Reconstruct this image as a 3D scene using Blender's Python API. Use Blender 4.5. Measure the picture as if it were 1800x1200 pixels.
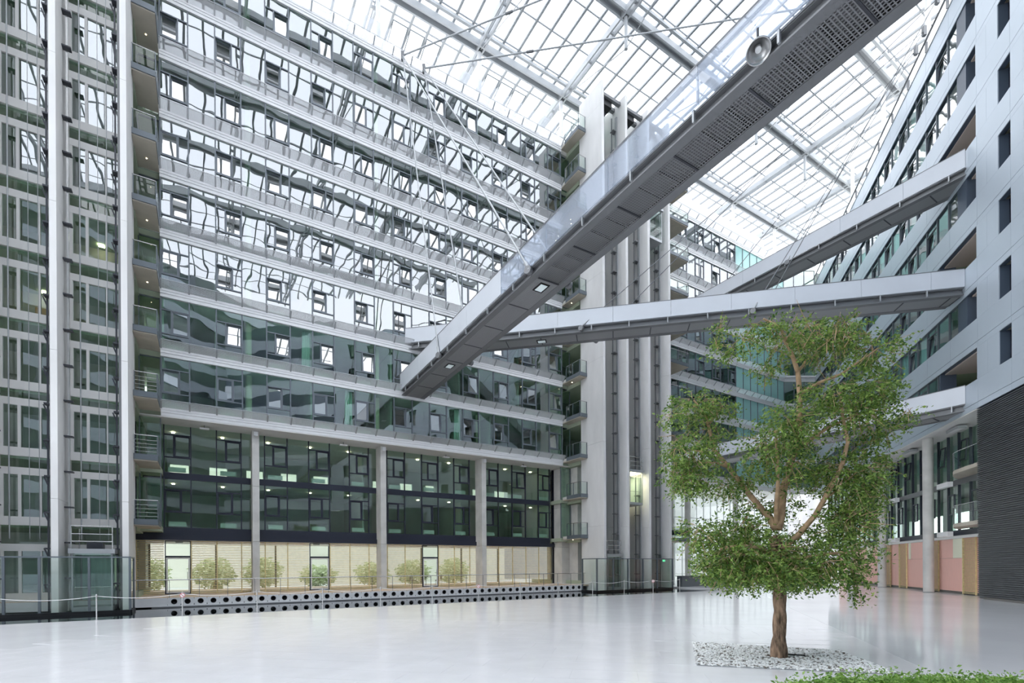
import bpy, math, random
from mathutils import Matrix, Vector
import numpy as np
for o in list(bpy.data.objects): bpy.data.objects.remove(o)
SC = bpy.context.scene
COL = SC.collection
R = random.Random(7)

# ------------------------------------------------------------------ camera, sky, exposure
F_PX, Y_HOR, ROLL, CAM_H = 880.0, 994.0, 0.0059, 2.0
cd = bpy.data.cameras.new('camera'); cam = bpy.data.objects.new('camera', cd); COL.objects.link(cam)
cd.sensor_width = 36.0; cd.lens = F_PX / 1800 * 36; cd.shift_y = (Y_HOR - 600) / 1800
cd.clip_start = 0.1; cd.clip_end = 600
cr, sr = math.cos(ROLL), math.sin(ROLL)
# the whole site is turned so that the left facade and the roof grid run along the world axes
ROT = Matrix.Rotation(-math.radians(90 - 58.4973), 4, 'Z')
cam.matrix_world = ROT @ Matrix(((cr, sr, 0, 0), (0, 0, -1, 0), (-sr, cr, 0, CAM_H), (0, 0, 0, 1)))
SC.camera = cam
w = bpy.data.worlds.new('overcast_sky'); SC.world = w; w.use_nodes = True
bg = w.node_tree.nodes['Background']
bg.inputs[0].default_value = (0.905, 0.945, 1.0, 1); bg.inputs[1].default_value = 2.6
vs = SC.view_settings
vs.view_transform = 'Standard'; vs.look = 'None'; vs.gamma = 1.0; vs.use_curve_mapping = False; vs.exposure = 0.36
SC.cycles.use_denoising = True
SC.cycles.max_bounces = 5; SC.cycles.diffuse_bounces = 3; SC.cycles.glossy_bounces = 2
SC.cycles.use_adaptive_sampling = True; SC.cycles.adaptive_threshold = 0.1
SC.cycles.transparent_max_bounces = 16
SC.cycles.caustics_reflective = False; SC.cycles.caustics_refractive = False

# ------------------------------------------------------------------ materials
MAT = {}
def pr(name, col, rough=0.5, metal=0.0, spec=0.5, noise=0.0, nscale=4.0, bump=0.0, bscale=20.0, emit=None, es=0.0, stretch=None):
    m = bpy.data.materials.new(name); m.use_nodes = True; nt = m.node_tree
    b = nt.nodes['Principled BSDF']
    b.inputs['Base Color'].default_value = (*col, 1); b.inputs['Roughness'].default_value = rough
    b.inputs['Metallic'].default_value = metal; b.inputs['Specular IOR Level'].default_value = spec
    if emit: b.inputs['Emission Color'].default_value = (*emit, 1); b.inputs['Emission Strength'].default_value = es
    if noise or bump:
        geo = nt.nodes.new('ShaderNodeNewGeometry'); mp = nt.nodes.new('ShaderNodeMapping')
        nt.links.new(geo.outputs['Position'], mp.inputs[0])
        if stretch: mp.inputs['Scale'].default_value = stretch
    if noise:
        n = nt.nodes.new('ShaderNodeTexNoise'); n.inputs['Scale'].default_value = nscale; n.inputs['Detail'].default_value = 5
        nt.links.new(mp.outputs[0], n.inputs[0])
        r = nt.nodes.new('ShaderNodeValToRGB')
        r.color_ramp.elements[0].position = 0.3; r.color_ramp.elements[1].position = 0.7
        r.color_ramp.elements[0].color = (*[c * (1 - noise) for c in col], 1)
        r.color_ramp.elements[1].color = (*[min(1, c * (1 + noise)) for c in col], 1)
        nt.links.new(n.outputs[0], r.inputs[0]); nt.links.new(r.outputs[0], b.inputs['Base Color'])
    if bump:
        n2 = nt.nodes.new('ShaderNodeTexNoise'); n2.inputs['Scale'].default_value = bscale
        nt.links.new(mp.outputs[0], n2.inputs[0])
        bp = nt.nodes.new('ShaderNodeBump'); bp.inputs['Distance'].default_value = bump
        nt.links.new(n2.outputs[0], bp.inputs['Height']); nt.links.new(bp.outputs[0], b.inputs['Normal'])
    MAT[name] = m; return m
def glass(name, tint, refl, ior=1.5, wave=0.0, wscale=0.8, rough=0.0, body=0.0, bodycol=(1, 1, 1), gcol=(1, 1, 1)):
    m = bpy.data.materials.new(name); m.use_nodes = True; nt = m.node_tree; nt.nodes.clear()
    out = nt.nodes.new('ShaderNodeOutputMaterial'); tr = nt.nodes.new('ShaderNodeBsdfTransparent')
    tr.inputs[0].default_value = (*tint, 1)
    gl = nt.nodes.new('ShaderNodeBsdfGlossy'); gl.inputs['Roughness'].default_value = rough; gl.inputs[0].default_value = (*gcol, 1)
    fr = nt.nodes.new('ShaderNodeFresnel'); fr.inputs[0].default_value = ior
    ad = nt.nodes.new('ShaderNodeMath'); ad.operation = 'ADD'; ad.use_clamp = True; ad.inputs[1].default_value = refl
    nt.links.new(fr.outputs[0], ad.inputs[0])
    # only the face the light enters by mirrors; the exit face just lets it through
    ge = nt.nodes.new('ShaderNodeNewGeometry'); iv = nt.nodes.new('ShaderNodeMath'); iv.operation = 'SUBTRACT'; iv.inputs[0].default_value = 1.0
    nt.links.new(ge.outputs['Backfacing'], iv.inputs[1])
    fm = nt.nodes.new('ShaderNodeMath'); fm.operation = 'MULTIPLY'; nt.links.new(ad.outputs[0], fm.inputs[0]); nt.links.new(iv.outputs[0], fm.inputs[1])
    ad = fm
    base = tr.outputs[0]
    if body:
        df = nt.nodes.new('ShaderNodeBsdfDiffuse'); df.inputs[0].default_value = (*bodycol, 1)
        mb = nt.nodes.new('ShaderNodeMixShader'); mb.inputs[0].default_value = body
        nt.links.new(tr.outputs[0], mb.inputs[1]); nt.links.new(df.outputs[0], mb.inputs[2]); base = mb.outputs[0]
    mx = nt.nodes.new('ShaderNodeMixShader')
    nt.links.new(ad.outputs[0], mx.inputs[0]); nt.links.new(base, mx.inputs[1]); nt.links.new(gl.outputs[0], mx.inputs[2])
    if wave:
        tc = nt.nodes.new('ShaderNodeTexCoord'); oi = nt.nodes.new('ShaderNodeObjectInfo')
        mu = nt.nodes.new('ShaderNodeVectorMath'); mu.operation = 'MULTIPLY_ADD'
        mu.inputs[1].default_value = (1, 1, 1)
        cb = nt.nodes.new('ShaderNodeMath'); cb.operation = 'MULTIPLY'; cb.inputs[1].default_value = 60
        nt.links.new(oi.outputs['Random'], cb.inputs[0])
        nt.links.new(tc.outputs['Object'], mu.inputs[0]); nt.links.new(cb.outputs[0], mu.inputs[2])
        n = nt.nodes.new('ShaderNodeTexNoise'); n.inputs['Scale'].default_value = wscale; n.inputs['Detail'].default_value = 1.0
        nt.links.new(mu.outputs[0], n.inputs[0])
        bp = nt.nodes.new('ShaderNodeBump'); bp.inputs['Distance'].default_value = wave; bp.inputs['Strength'].default_value = 1
        nt.links.new(n.outputs[0], bp.inputs['Height']); nt.links.new(bp.outputs[0], gl.inputs['Normal'])
    nt.links.new(mx.outputs[0], out.inputs[0]); MAT[name] = m; return m

pr('floor_stone', (0.86, 0.85, 0.87), 0.13, noise=0.035, nscale=0.7, spec=0.55)
pr('floor_tile', (0.86, 0.85, 0.87), 0.16, noise=0.04, nscale=1.3, spec=0.5)
pr('floor_grey', (0.82, 0.82, 0.845), 0.10, noise=0.06, nscale=0.25, spec=0.6)
pr('concrete', (0.66, 0.645, 0.615), 0.75, noise=0.13, nscale=1.1, bump=0.004, bscale=9)
pr('concrete_white', (0.80, 0.79, 0.78), 0.7, noise=0.07, nscale=0.9, bump=0.003, bscale=9, stretch=(1, 1, 0.35))
pr('concrete_beige', (0.53, 0.48, 0.40), 0.8, noise=0.08, nscale=1.4)
pr('white_metal', (0.90, 0.90, 0.91), 0.35, noise=0.02)
pr('white_frame', (0.88, 0.87, 0.85), 0.4)
pr('soffit_white', (0.82, 0.81, 0.79), 0.6)
pr('cladding', (0.57, 0.64, 0.71), 0.32, metal=0.15, noise=0.02, nscale=0.5)
pr('bridge_panel', (0.66, 0.69, 0.74), 0.28, noise=0.035, nscale=0.6)
pr('steel_dark', (0.055, 0.058, 0.07), 0.4, metal=0.3)
pr('steel_grey', (0.20, 0.205, 0.215), 0.45, metal=0.2)
pr('soffit_grey', (0.30, 0.305, 0.315), 0.5)
pr('steel_light', (0.46, 0.475, 0.49), 0.4, metal=0.4)
pr('roof_steel', (0.52, 0.54, 0.56), 0.45)
pr('roof_rafter', (0.38, 0.40, 0.42), 0.45)
pr('stainless', (0.62, 0.62, 0.62), 0.25, metal=0.9)
pr('frame_slate', (0.16, 0.185, 0.21), 0.4, metal=0.2)
pr('frame_navy', (0.022, 0.026, 0.045), 0.4)
pr('reveal_blue', (0.075, 0.10, 0.14), 0.4)
pr('teal_panel', (0.33, 0.60, 0.57), 0.15, noise=0.05, nscale=0.4, spec=0.7)
pr('curtain', (0.58, 0.78, 0.73), 0.8, noise=0.1, nscale=5, stretch=(3, 3, 0.1))
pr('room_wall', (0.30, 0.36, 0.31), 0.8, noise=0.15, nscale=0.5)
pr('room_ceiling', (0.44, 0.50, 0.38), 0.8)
pr('room_lit', (0.62, 0.68, 0.63), 0.8, noise=0.1, nscale=0.5)  # room lighting of the lower floors put into a paler colour
pr('outdoor_grey', (0.37, 0.365, 0.37), 0.8, noise=0.1, nscale=0.3)
pr('room_floor', (0.20, 0.22, 0.22), 0.7)
pr('room_column', (0.80, 0.82, 0.62), 0.7)
pr('glass_back', (0.11, 0.15, 0.145), 0.08, noise=0.3, nscale=0.4)
pr('beige_wall', (0.72, 0.62, 0.55), 0.7)
pr('timber', (0.80, 0.66, 0.35), 0.55, noise=0.12, nscale=6)
pr('timber_deck', (0.66, 0.50, 0.36), 0.6, noise=0.12, nscale=3)
pr('pink_panel', (0.90, 0.52, 0.44), 0.45, noise=0.05, nscale=8, stretch=(8, 8, 0.15))
pr('cream_panel', (0.84, 0.84, 0.66), 0.5)
pr('cream_render', (0.86, 0.83, 0.74), 0.8)
pr('mesh_metal', (0.135, 0.14, 0.15), 0.4, metal=0.5)
pr('plinth', (0.16, 0.15, 0.14), 0.6)
pr('bark', (0.30, 0.20, 0.135), 0.85, noise=0.65, nscale=12, bump=0.03, bscale=30, stretch=(1, 1, 0.35))
pr('branch_bark', (0.50, 0.33, 0.20), 0.8, noise=0.25, nscale=9)
pr('pebble', (0.62, 0.61, 0.58), 0.7, noise=0.45, nscale=9)
pr('soil', (0.10, 0.075, 0.055), 0.9)
pr('lamp_white', (0.85, 0.85, 0.85), 0.4)
pr('lamp_glow', (1, 0.9, 0.7), 0.5, emit=(1.0, 0.86, 0.6), es=11)
pr('lamp_panel', (0.8, 0.9, 0.92), 0.3, emit=(0.8, 0.95, 1.0), es=0.15)
pr('convector', (0.74, 0.82, 0.76), 0.5)
pr('door_wood', (0.75, 0.38, 0.12), 0.5, emit=(1.0, 0.45, 0.12), es=0.0)
pr('sign_white', (0.85, 0.85, 0.85), 0.4)
pr('exit_green', (0.1, 0.6, 0.3), 0.4, emit=(0.15, 0.9, 0.45), es=0.8)
pr('sign_red', (0.7, 0.05, 0.05), 0.4)
pr('paving', (0.55, 0.55, 0.52), 0.8, noise=0.1)
pr('black', (0.008, 0.008, 0.01), 0.4)
pr('water', (0.012, 0.016, 0.018), 0.02, spec=0.9)
pr('furniture', (0.06, 0.035, 0.03), 0.5)
glass('glass_facade', (0.56, 0.72, 0.64), 0.27, 1.45, wave=0.009, wscale=0.62, gcol=(0.93, 0.96, 1.0))
glass('glass_sash', (0.60, 0.72, 0.68), 0.40, 1.45, wave=0.002, wscale=0.9)
glass('glass_low', (0.74, 0.87, 0.79), 0.17, 1.45, wave=0.007, wscale=0.75, gcol=(0.93, 0.96, 1.0))
glass('glass_dark', (0.80, 0.90, 0.84), 0.06, 1.5, wave=0.003, wscale=0.7)
glass('glass_right', (0.74, 0.86, 0.84), 0.20, 1.45, wave=0.005, wscale=0.9)
glass('glass_clear', (0.92, 0.96, 0.94), 0.02, 1.45)
glass('glass_bridge', (0.80, 0.85, 0.92), 0.05, 1.4, body=0.30, bodycol=(0.72, 0.76, 0.84))
glass('glass_roof', (0.985, 0.99, 1.0), 0.0, 1.25)
glass('screen_frost', (0.95, 0.96, 0.97), 0.0, 1.3, body=0.3, bodycol=(0.78, 0.80, 0.82))
# leaf
def leafmat(name, c1, c2):
    m = bpy.data.materials.new(name); m.use_nodes = True; nt = m.node_tree; b = nt.nodes['Principled BSDF']
    at = nt.nodes.new('ShaderNodeNewGeometry'); r = nt.nodes.new('ShaderNodeValToRGB')
    r.color_ramp.elements[0].color = (*c1, 1); r.color_ramp.elements[1].color = (*c2, 1)
    nt.links.new(at.outputs['Random Per Island'], r.inputs[0]); nt.links.new(r.outputs[0], b.inputs['Base Color'])
    b.inputs['Roughness'].default_value = 0.35
    tl = nt.nodes.new('ShaderNodeBsdfTranslucent'); nt.links.new(r.outputs[0], tl.inputs[0])
    mx = nt.nodes.new('ShaderNodeMixShader'); mx.inputs[0].default_value = 0.38
    nt.links.new(b.outputs[0], mx.inputs[1]); nt.links.new(tl.outputs[0], mx.inputs[2])
    nt.links.new(mx.outputs[0], nt.nodes['Material Output'].inputs[0]); MAT[name] = m
leafmat('leaf', (0.035, 0.115, 0.018), (0.37, 0.52, 0.12))
leafmat('leaf_light', (0.13, 0.30, 0.05), (0.42, 0.62, 0.16))
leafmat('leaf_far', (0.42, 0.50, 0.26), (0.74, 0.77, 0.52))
# perforated sheet: alpha grid
def perforated(name, col, scale, open_, trans=0.0):
    m = bpy.data.materials.new(name); m.use_nodes = True; nt = m.node_tree; b = nt.nodes['Principled BSDF']
    b.inputs['Base Color'].default_value = (*col, 1); b.inputs['Roughness'].default_value = 0.4
    tc = nt.nodes.new('ShaderNodeTexCoord'); mp = nt.nodes.new('ShaderNodeMapping'); mp.inputs['Scale'].default_value = (scale,) * 3
    nt.links.new(tc.outputs['Object'], mp.inputs[0])
    fx = nt.nodes.new('ShaderNodeVectorMath'); fx.operation = 'FRACTION'; nt.links.new(mp.outputs[0], fx.inputs[0])
    sp = nt.nodes.new('ShaderNodeSeparateXYZ'); nt.links.new(fx.outputs[0], sp.inputs[0])
    l = []
    for ax in (0, 1):
        g = nt.nodes.new('ShaderNodeMath'); g.operation = 'LESS_THAN'; g.inputs[1].default_value = open_
        nt.links.new(sp.outputs[ax], g.inputs[0]); l.append(g)
    mu = nt.nodes.new('ShaderNodeMath'); mu.operation = 'MULTIPLY'
    nt.links.new(l[0].outputs[0], mu.inputs[0]); nt.links.new(l[1].outputs[0], mu.inputs[1])
    tr = nt.nodes.new('ShaderNodeBsdfTransparent'); mx = nt.nodes.new('ShaderNodeMixShader')
    bo = b.outputs[0]
    if trans:
        tl = nt.nodes.new('ShaderNodeBsdfTranslucent'); tl.inputs[0].default_value = (*col, 1); m2 = nt.nodes.new('ShaderNodeMixShader'); m2.inputs[0].default_value = trans
        nt.links.new(bo, m2.inputs[1]); nt.links.new(tl.outputs[0], m2.inputs[2]); bo = m2.outputs[0]
    nt.links.new(mu.outputs[0], mx.inputs[0]); nt.links.new(bo, mx.inputs[1]); nt.links.new(tr.outputs[0], mx.inputs[2])
    nt.links.new(mx.outputs[0], nt.nodes['Material Output'].inputs[0]); MAT[name] = m
perforated('perforated', (0.95, 0.95, 0.97), 22, 0.66, 0.85)
perforated('bridge_mesh', (0.26, 0.265, 0.275), 11, 0.72)

# ------------------------------------------------------------------ frames and builders
class Fr:
    def __init__(s, origin, d, v):
        s.o = Vector(origin); s.d = Vector(d).normalized(); s.v = Vector(v).normalized(); z = Vector((0, 0, 1))
        s.sg = 1 if s.d.cross(s.v).z > 0 else -1
        y = s.v * s.sg
        s.M = Matrix(((s.d.x, y.x, 0, s.o.x), (s.d.y, y.y, 0, s.o.y), (0, 0, 1, s.o.z), (0, 0, 0, 1)))
    def p(s, a, v, z): return s.M @ Vector((a, v * s.sg, z))
TH1, D1 = math.radians(58.4973), 34.7835
TH2, D2 = math.radians(18.4516), 15.9139
S1, C1, S2, C2 = math.sin(TH1), math.cos(TH1), math.sin(TH2), math.cos(TH2)
FL = Fr((-D1 * C1, D1 * S1, 0), (S1, C1, 0), (C1, -S1, 0))       # left facade: s along, v towards the hall
FR = Fr((D2 * C2, -D2 * S2, 0), (S2, C2, 0), (-C2, S2, 0))       # right facade
FW = Fr((0, 0, 0), (1, 0, 0), (0, 1, 0))
WM = {}
I4 = Matrix.Identity(4)
def link(o, M, par=None, label=None, cat=None, group=None, kind=None):
    COL.objects.link(o)
    if par is not None:
        o.parent = par; o.matrix_basis = WM[par.name].inverted() @ M
    else: o.matrix_basis = ROT @ M
    WM[o.name] = M
    if label: o['label'] = label
    if cat: o['category'] = cat
    if group: o['group'] = group
    if kind: o['kind'] = kind
    return o
def thing(name, pos, label, cat=None, group=None, kind=None, F=None):
    o = bpy.data.objects.new(name, None); o.empty_display_size = 0.2
    M = Matrix.Translation(pos)
    if F is not None: M = Matrix.Translation(pos) @ F.M.to_3x3().to_4x4()
    return link(o, M, None, label, cat, group, kind)
MC = {}
def boxmesh(dx, dy, dz, mat):
    k = ('b', round(dx, 4), round(dy, 4), round(dz, 4), mat)
    if k not in MC:
        x, y, z = dx / 2, dy / 2, dz / 2
        me = bpy.data.meshes.new('box')
        me.from_pydata([(-x, -y, -z), (x, -y, -z), (x, y, -z), (-x, y, -z), (-x, -y, z), (x, -y, z), (x, y, z), (-x, y, z)], [],
                       [(0, 3, 2, 1), (4, 5, 6, 7), (0, 1, 5, 4), (1, 2, 6, 5), (2, 3, 7, 6), (3, 0, 4, 7)])
        me.materials.append(MAT[mat]); MC[k] = me
    return MC[k]
def B(name, par, F, s0, s1, v0, v1, z0, z1, mat, rot=None, **kw):
    c = F.M @ Matrix.Translation(((s0 + s1) / 2, (v0 + v1) / 2 * F.sg, (z0 + z1) / 2))
    if rot is not None: c = c @ rot
    return link(bpy.data.objects.new(name, boxmesh(abs(s1 - s0), abs(v1 - v0), abs(z1 - z0), mat)), c, par, **kw)
def ringmesh(w, h, t, b, mat, b2=None):
    b2 = b2 or b
    k = ('r', round(w, 4), round(h, 4), round(t, 4), round(b, 4), round(b2, 4), mat)
    if k not in MC:
        V = []; Fc = []
        for y in (-t / 2, t / 2):
            for (ww, hh) in ((w / 2, h / 2), (w / 2 - b, h / 2 - b2)):
                V += [(-ww, y, -hh), (ww, y, -hh), (ww, y, hh), (-ww, y, hh)]
        for i in range(4):
            j = (i + 1) % 4
            Fc += [(i, j, 4 + j, 4 + i), (8 + j, 8 + i, 12 + i, 12 + j), (j, i, 8 + i, 8 + j), (4 + i, 4 + j, 12 + j, 12 + i)]
        me = bpy.data.meshes.new('ring'); me.from_pydata(V, [], Fc); me.materials.append(MAT[mat]); MC[k] = me
    return MC[k]
def ring(name, par, F, s0, s1, v, t, z0, z1, b, mat, rot=None, b2=None, **kw):
    c = F.M @ Matrix.Translation(((s0 + s1) / 2, v * F.sg, (z0 + z1) / 2))
    if rot is not None: c = c @ rot
    return link(bpy.data.objects.new(name, ringmesh(abs(s1 - s0), z1 - z0, t, b, mat, b2)), c, par, **kw)
def cylmesh(n, mat, taper=1.0):
    k = ('c', n, mat, taper)
    if k not in MC:
        V = [(math.cos(2 * math.pi * i / n), math.sin(2 * math.pi * i / n), 0) for i in range(n)] + \
            [(taper * math.cos(2 * math.pi * i / n), taper * math.sin(2 * math.pi * i / n), 1) for i in range(n)]
        Fc = [(i, (i + 1) % n, n + (i + 1) % n, n + i) for i in range(n)] + [tuple(range(n - 1, -1, -1)), tuple(range(n, 2 * n))]
        me = bpy.data.meshes.new('cyl'); me.from_pydata(V, [], Fc); me.materials.append(MAT[mat])
        me.polygons.foreach_set('use_smooth', [True] * n + [False] * 2); MC[k] = me
    return MC[k]
def tube(name, par, p0, p1, r, mat, n=8, taper=1.0, **kw):
    p0, p1 = Vector(p0), Vector(p1); d = p1 - p0; L = d.length
    q = d.to_track_quat('Z', 'Y').to_matrix().to_4x4()
    M = Matrix.Translation(p0) @ q @ Matrix.Diagonal((r, r, L, 1))
    return link(bpy.data.objects.new(name, cylmesh(n, mat, taper)), M, par, **kw)
class MB:
    def __init__(s): s.V = []; s.F = []
    def quadbox(s, pts):   # 8 points: bottom 4, top 4
        b = len(s.V); s.V += [tuple(p) for p in pts]
        s.F += [tuple(b + i for i in f) for f in ((0, 3, 2, 1), (4, 5, 6, 7), (0, 1, 5, 4), (1, 2, 6, 5), (2, 3, 7, 6), (3, 0, 4, 7))]
    def box(s, F, s0, s1, v0, v1, z0, z1):
        s.quadbox([F.p(a, v, z) for z in (z0, z1) for (a, v) in ((s0, v0), (s1, v0), (s1, v1), (s0, v1))])
    def poly(s, pts): b = len(s.V); s.V += [tuple(p) for p in pts]; s.F.append(tuple(range(b, b + len(pts))))
    def tube(s, path, radii, n=8, flute=0.0, lobes=5, twist=0.0, caps=True):
        b0 = len(s.V); P = [Vector(p) for p in path]; ref = Vector((0.3, 1, 0.1)); acc = 0
        for i, p in enumerate(P):
            t = (P[min(i + 1, len(P) - 1)] - P[max(i - 1, 0)]).normalized()
            u = (ref - t * ref.dot(t)).normalized(); v = t.cross(u)
            for k in range(n):
                a = 2 * math.pi * k / n; b_ = a + twist * i; r = radii[i] * (1 + flute * math.sin(lobes * b_) + (0.45 * flute * math.sin(9 * b_ + 1.3) + 0.25 * flute * math.sin(2 * a + i * 0.21) if flute else 0))
                s.V.append(tuple(p + u * r * math.cos(a) + v * r * math.sin(a)))
            if i:
                for k in range(n):
                    a, c = b0 + (i - 1) * n, b0 + i * n
                    s.F.append((a + k, a + (k + 1) % n, c + (k + 1) % n, c + k))
        if caps:
            s.F.append(tuple(range(b0 + n - 1, b0 - 1, -1))); e = b0 + (len(P) - 1) * n; s.F.append(tuple(range(e, e + n)))
    def obj(s, name, mat, par=None, smooth=False, M=None, **kw):
        me = bpy.data.meshes.new(name); M0 = M or (WM[par.name] if par is not None else I4)
        if M0 != I4:
            inv = np.array(M0.inverted()); v = np.array(s.V); v = v @ inv[:3, :3].T + inv[:3, 3]
            me.from_pydata(v.tolist(), [], s.F)
        else: me.from_pydata(s.V, [], s.F)
        me.materials.append(MAT[mat])
        if smooth: me.polygons.foreach_set('use_smooth', [True] * len(me.polygons))
        return link(bpy.data.objects.new(name, me), M0, par, **kw)
def prism(F, pts, z0, z1, mb=None):   # polygon in (s,v), extruded
    mb = mb or MB(); n = len(pts); b = len(mb.V)
    mb.V += [tuple(F.p(a, v, z0)) for a, v in pts] + [tuple(F.p(a, v, z1)) for a, v in pts]
    mb.F += [tuple(range(b + n - 1, b - 1, -1)), tuple(range(b + n, b + 2 * n))] + [(b + i, b + (i + 1) % n, b + n + (i + 1) % n, b + n + i) for i in range(n)]
    return mb
def copytree(o, M, **props):
    """copy of a thing with its parts and sub-parts, moved to world matrix M"""
    c = o.copy(); COL.objects.link(c); c.matrix_basis = ROT @ M; WM[c.name] = M
    for k, v in props.items(): c[k] = v
    for ch in [x for x in bpy.data.objects if x.parent == o]:
        d = ch.copy(); COL.objects.link(d); d.parent = c
        for g in [x for x in bpy.data.objects if x.parent == ch]:
            e = g.copy(); COL.objects.link(e); e.parent = d
    return c
ORD = ['lowest', 'second', 'third', 'fourth', 'fifth', 'sixth', 'seventh', 'eighth', 'ninth', 'tenth', 'eleventh']
BAY, SJ, FH, ZB0 = 1.36, 3.36, 3.4, 10.67
def sj(j): return SJ + BAY * j
def zb(k): return ZB0 + FH * k
def RX(a): return Matrix.Rotation(a, 4, 'X')

# ------------------------------------------------------------------ floor, moat, outdoors
def gpoly(name, pts, z0, z1, mat, label, kind='structure'):
    return prism(FW, [(p[0], p[1]) for p in pts], z0, z1).obj(name, mat, None, label=label, kind=kind)
def L2(s, v): p = FL.p(s, v, 0); return (p.x, p.y)
def R2(t, v): p = FR.p(t, v, 0); return (p.x, p.y)
flo = gpoly('floor', [L2(-20, 9.9), (-30, -14), (20, -14), R2(-2, -1.6), R2(70, -1.6), L2(72, -7), L2(36.6, -7), L2(36.6, 9.9)], -0.5, -0.004, 'floor_stone', 'polished white stone floor of the atrium hall')
# stone slabs that can be told apart near the camera
ta = math.radians(-11.6); td, tv = (math.cos(ta), math.sin(ta)), (-math.sin(ta), math.cos(ta))
FT = Fr((3.67, 9.95, 0), (td[0], td[1], 0), (tv[0], tv[1], 0))
nt_ = 0
def in_poly(x, y, poly):
    c = False
    for i in range(len(poly)):
        (x1, y1), (x2, y2) = poly[i], poly[i - 1]
        if (y1 > y) != (y2 > y) and x < (x2 - x1) * (y - y1) / (y2 - y1) + x1: c = not c
    return c
GRAVEL = [(4.63, 12.86), (7.53, 11.55), (6.95, 9.0), (3.67, 9.95)]
GREY = [(7.7, 9.2), (13.0, 8.2), R2(6, 0.02), R2(34.9, 0.02), R2(34.9, -1.35), R2(64, -1.35), (22.6, 50.0)]
def pix(X, Y, Z=0):
    u, v = X / Y * F_PX, -(Z - CAM_H) / Y * F_PX
    return 900 + u * cr + v * sr, Y_HOR - u * sr + v * cr
for row in range(-6, 9):
    for c in range(-14, 5):
        u0 = c * 1.2 + (row % 2) * 0.6; q = FT.p(u0 + 0.6, row * 0.8 + 0.4, 0)
        cs = [FT.p(u0 + a, row * 0.8 + b, 0) for a in (0, 1.2) for b in (0, 0.8)]
        if min(k.y for k in cs) < 5: continue
        if any(in_poly(k.x, k.y, GRAVEL) for k in cs + [q]) or any(in_poly(k.x, k.y, GREY) for k in cs): continue
        px, py = pix(q.x, q.y)
        if px < -150 or px > 1950 or py > 1290: continue
        B('floor_tile', flo, FT, u0 + 0.003, u0 + 1.197, row * 0.8 + 0.003, row * 0.8 + 0.797, -0.03, 0.0, 'floor_tile'); nt_ += 1
gpoly('floor_strip', GREY, -0.05, -0.001, 'floor_grey', 'greyer polished stone field running along the pink panelled wall')
gpoly('moat_water', [L2(-20, 9.9), L2(36.6, 9.9), L2(36.6, 2.4), L2(-20, 2.4)], -0.45, -0.12, 'water', 'dark still water in the moat below the office deck', 'structure')
gpoly('outdoor_ground', [L2(-60, -9), L2(36, -9), L2(36, -60), L2(-60, -60)], -0.4, 0.0, 'paving', 'pale paving outside behind the left building')
gpoly('outdoor_ground', [L2(36, -7.1), L2(120, -7.1), L2(120, -70), L2(36, -70)], -0.4, -0.02, 'paving', 'pale paving outside behind the far entrance glazing')
gpoly('basement_ground', [(-120, -60), (120, -60), (120, 140), (-120, 140)], -1.2, -0.6, 'paving', 'ground slab under the whole building')

B('wall_side', None, FL, -12.4, -12, -9.4, 4.5, -0.4, 44, 'concrete', label='concrete end wall left of the left lift tower', kind='structure')
B('wall_sky_dimmer', None, FL, -40, 36, -27, -26, 0, 13, 'cream_render', label='added cream wall outdoors behind the shrubs, limiting the sky brightness', kind='structure')  # invented wall hiding bright sky behind the slatted front
B('wall_sky_dimmer', None, FL, 30, 190, -34, -33, 0, 24, 'outdoor_grey', label='added grey wall outdoors beyond the far entrance glazing, limiting its brightness', kind='structure')  # invented wall toning down the glare behind the entrance
# ------------------------------------------------------------------ glazed office storeys
def bayframe(side, mat):
    k = ('bay', side, mat)
    if k not in MC:
        m = MB()
        m.box(FW, 0.03, BAY - 0.03, -0.06, 0.05, 1.31, 1.37); m.box(FW, 0.03, BAY - 0.03, -0.06, 0.05, 2.66, 2.72)
        x = 0.84 if side else 0.46
        m.box(FW, x, x + 0.06, -0.06, 0.05, 1.37, 2.66)
        me = bpy.data.meshes.new('window_frame'); me.from_pydata(m.V, [], m.F); me.materials.append(MAT[mat]); MC[k] = me
    return MC[k]
def window_bay(root, F, s, z, side, fmat, gmat, smat, tilt, v=0.0, zlow=0.45, ztop=3.36, simple=False):
    wn = link(bpy.data.objects.new('window', bayframe(side, fmat)), F.M @ Matrix.Translation((s, v * F.sg, z)), root)
    B('pane', wn, F, s + 0.03, s + BAY - 0.03, v - 0.02, v, z + zlow, z + 1.31, gmat)
    B('pane', wn, F, s + 0.03, s + BAY - 0.03, v - 0.02, v, z + 2.72, z + ztop, gmat)
    a, b = (0.04, 0.84) if side else (0.52, 1.32)
    c, d = (0.90, BAY - 0.03) if side else (0.03, 0.46)
    B('pane', wn, F, s + c, s + d, v - 0.02, v, z + 1.37, z + 2.66, gmat)
    t = tilt; sh = 0.645 * math.sin(t); rot = RX(t * F.sg)
    ring('sash', wn, F, s + a, s + b, v - sh, 0.07, z + 1.37, z + 2.66, 0.065, fmat, rot)
    B('pane', wn, F, s + a + 0.06, s + b - 0.06, v - sh - 0.01, v - sh + 0.01, z + 1.43, z + 2.60, smat, rot)
    return wn
def spandrel(root, F, s0, s1, z, first=False):
    m = MB()
    m.box(F, s0, s1, -0.1, 0.10, z, z + 0.16); m.box(F, s0, s1, -0.1, 0.085, z + 0.16, z + 0.19)
    m.box(F, s0, s1, -0.1, 0.13, z + 0.19, z + 0.31); m.box(F, s0, s1, -0.1, 0.115, z + 0.31, z + 0.335); m.box(F, s0, s1, -0.1, 0.15, z + 0.335, z + 0.46)
    m.obj('ledge', 'white_metal', root)
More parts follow.
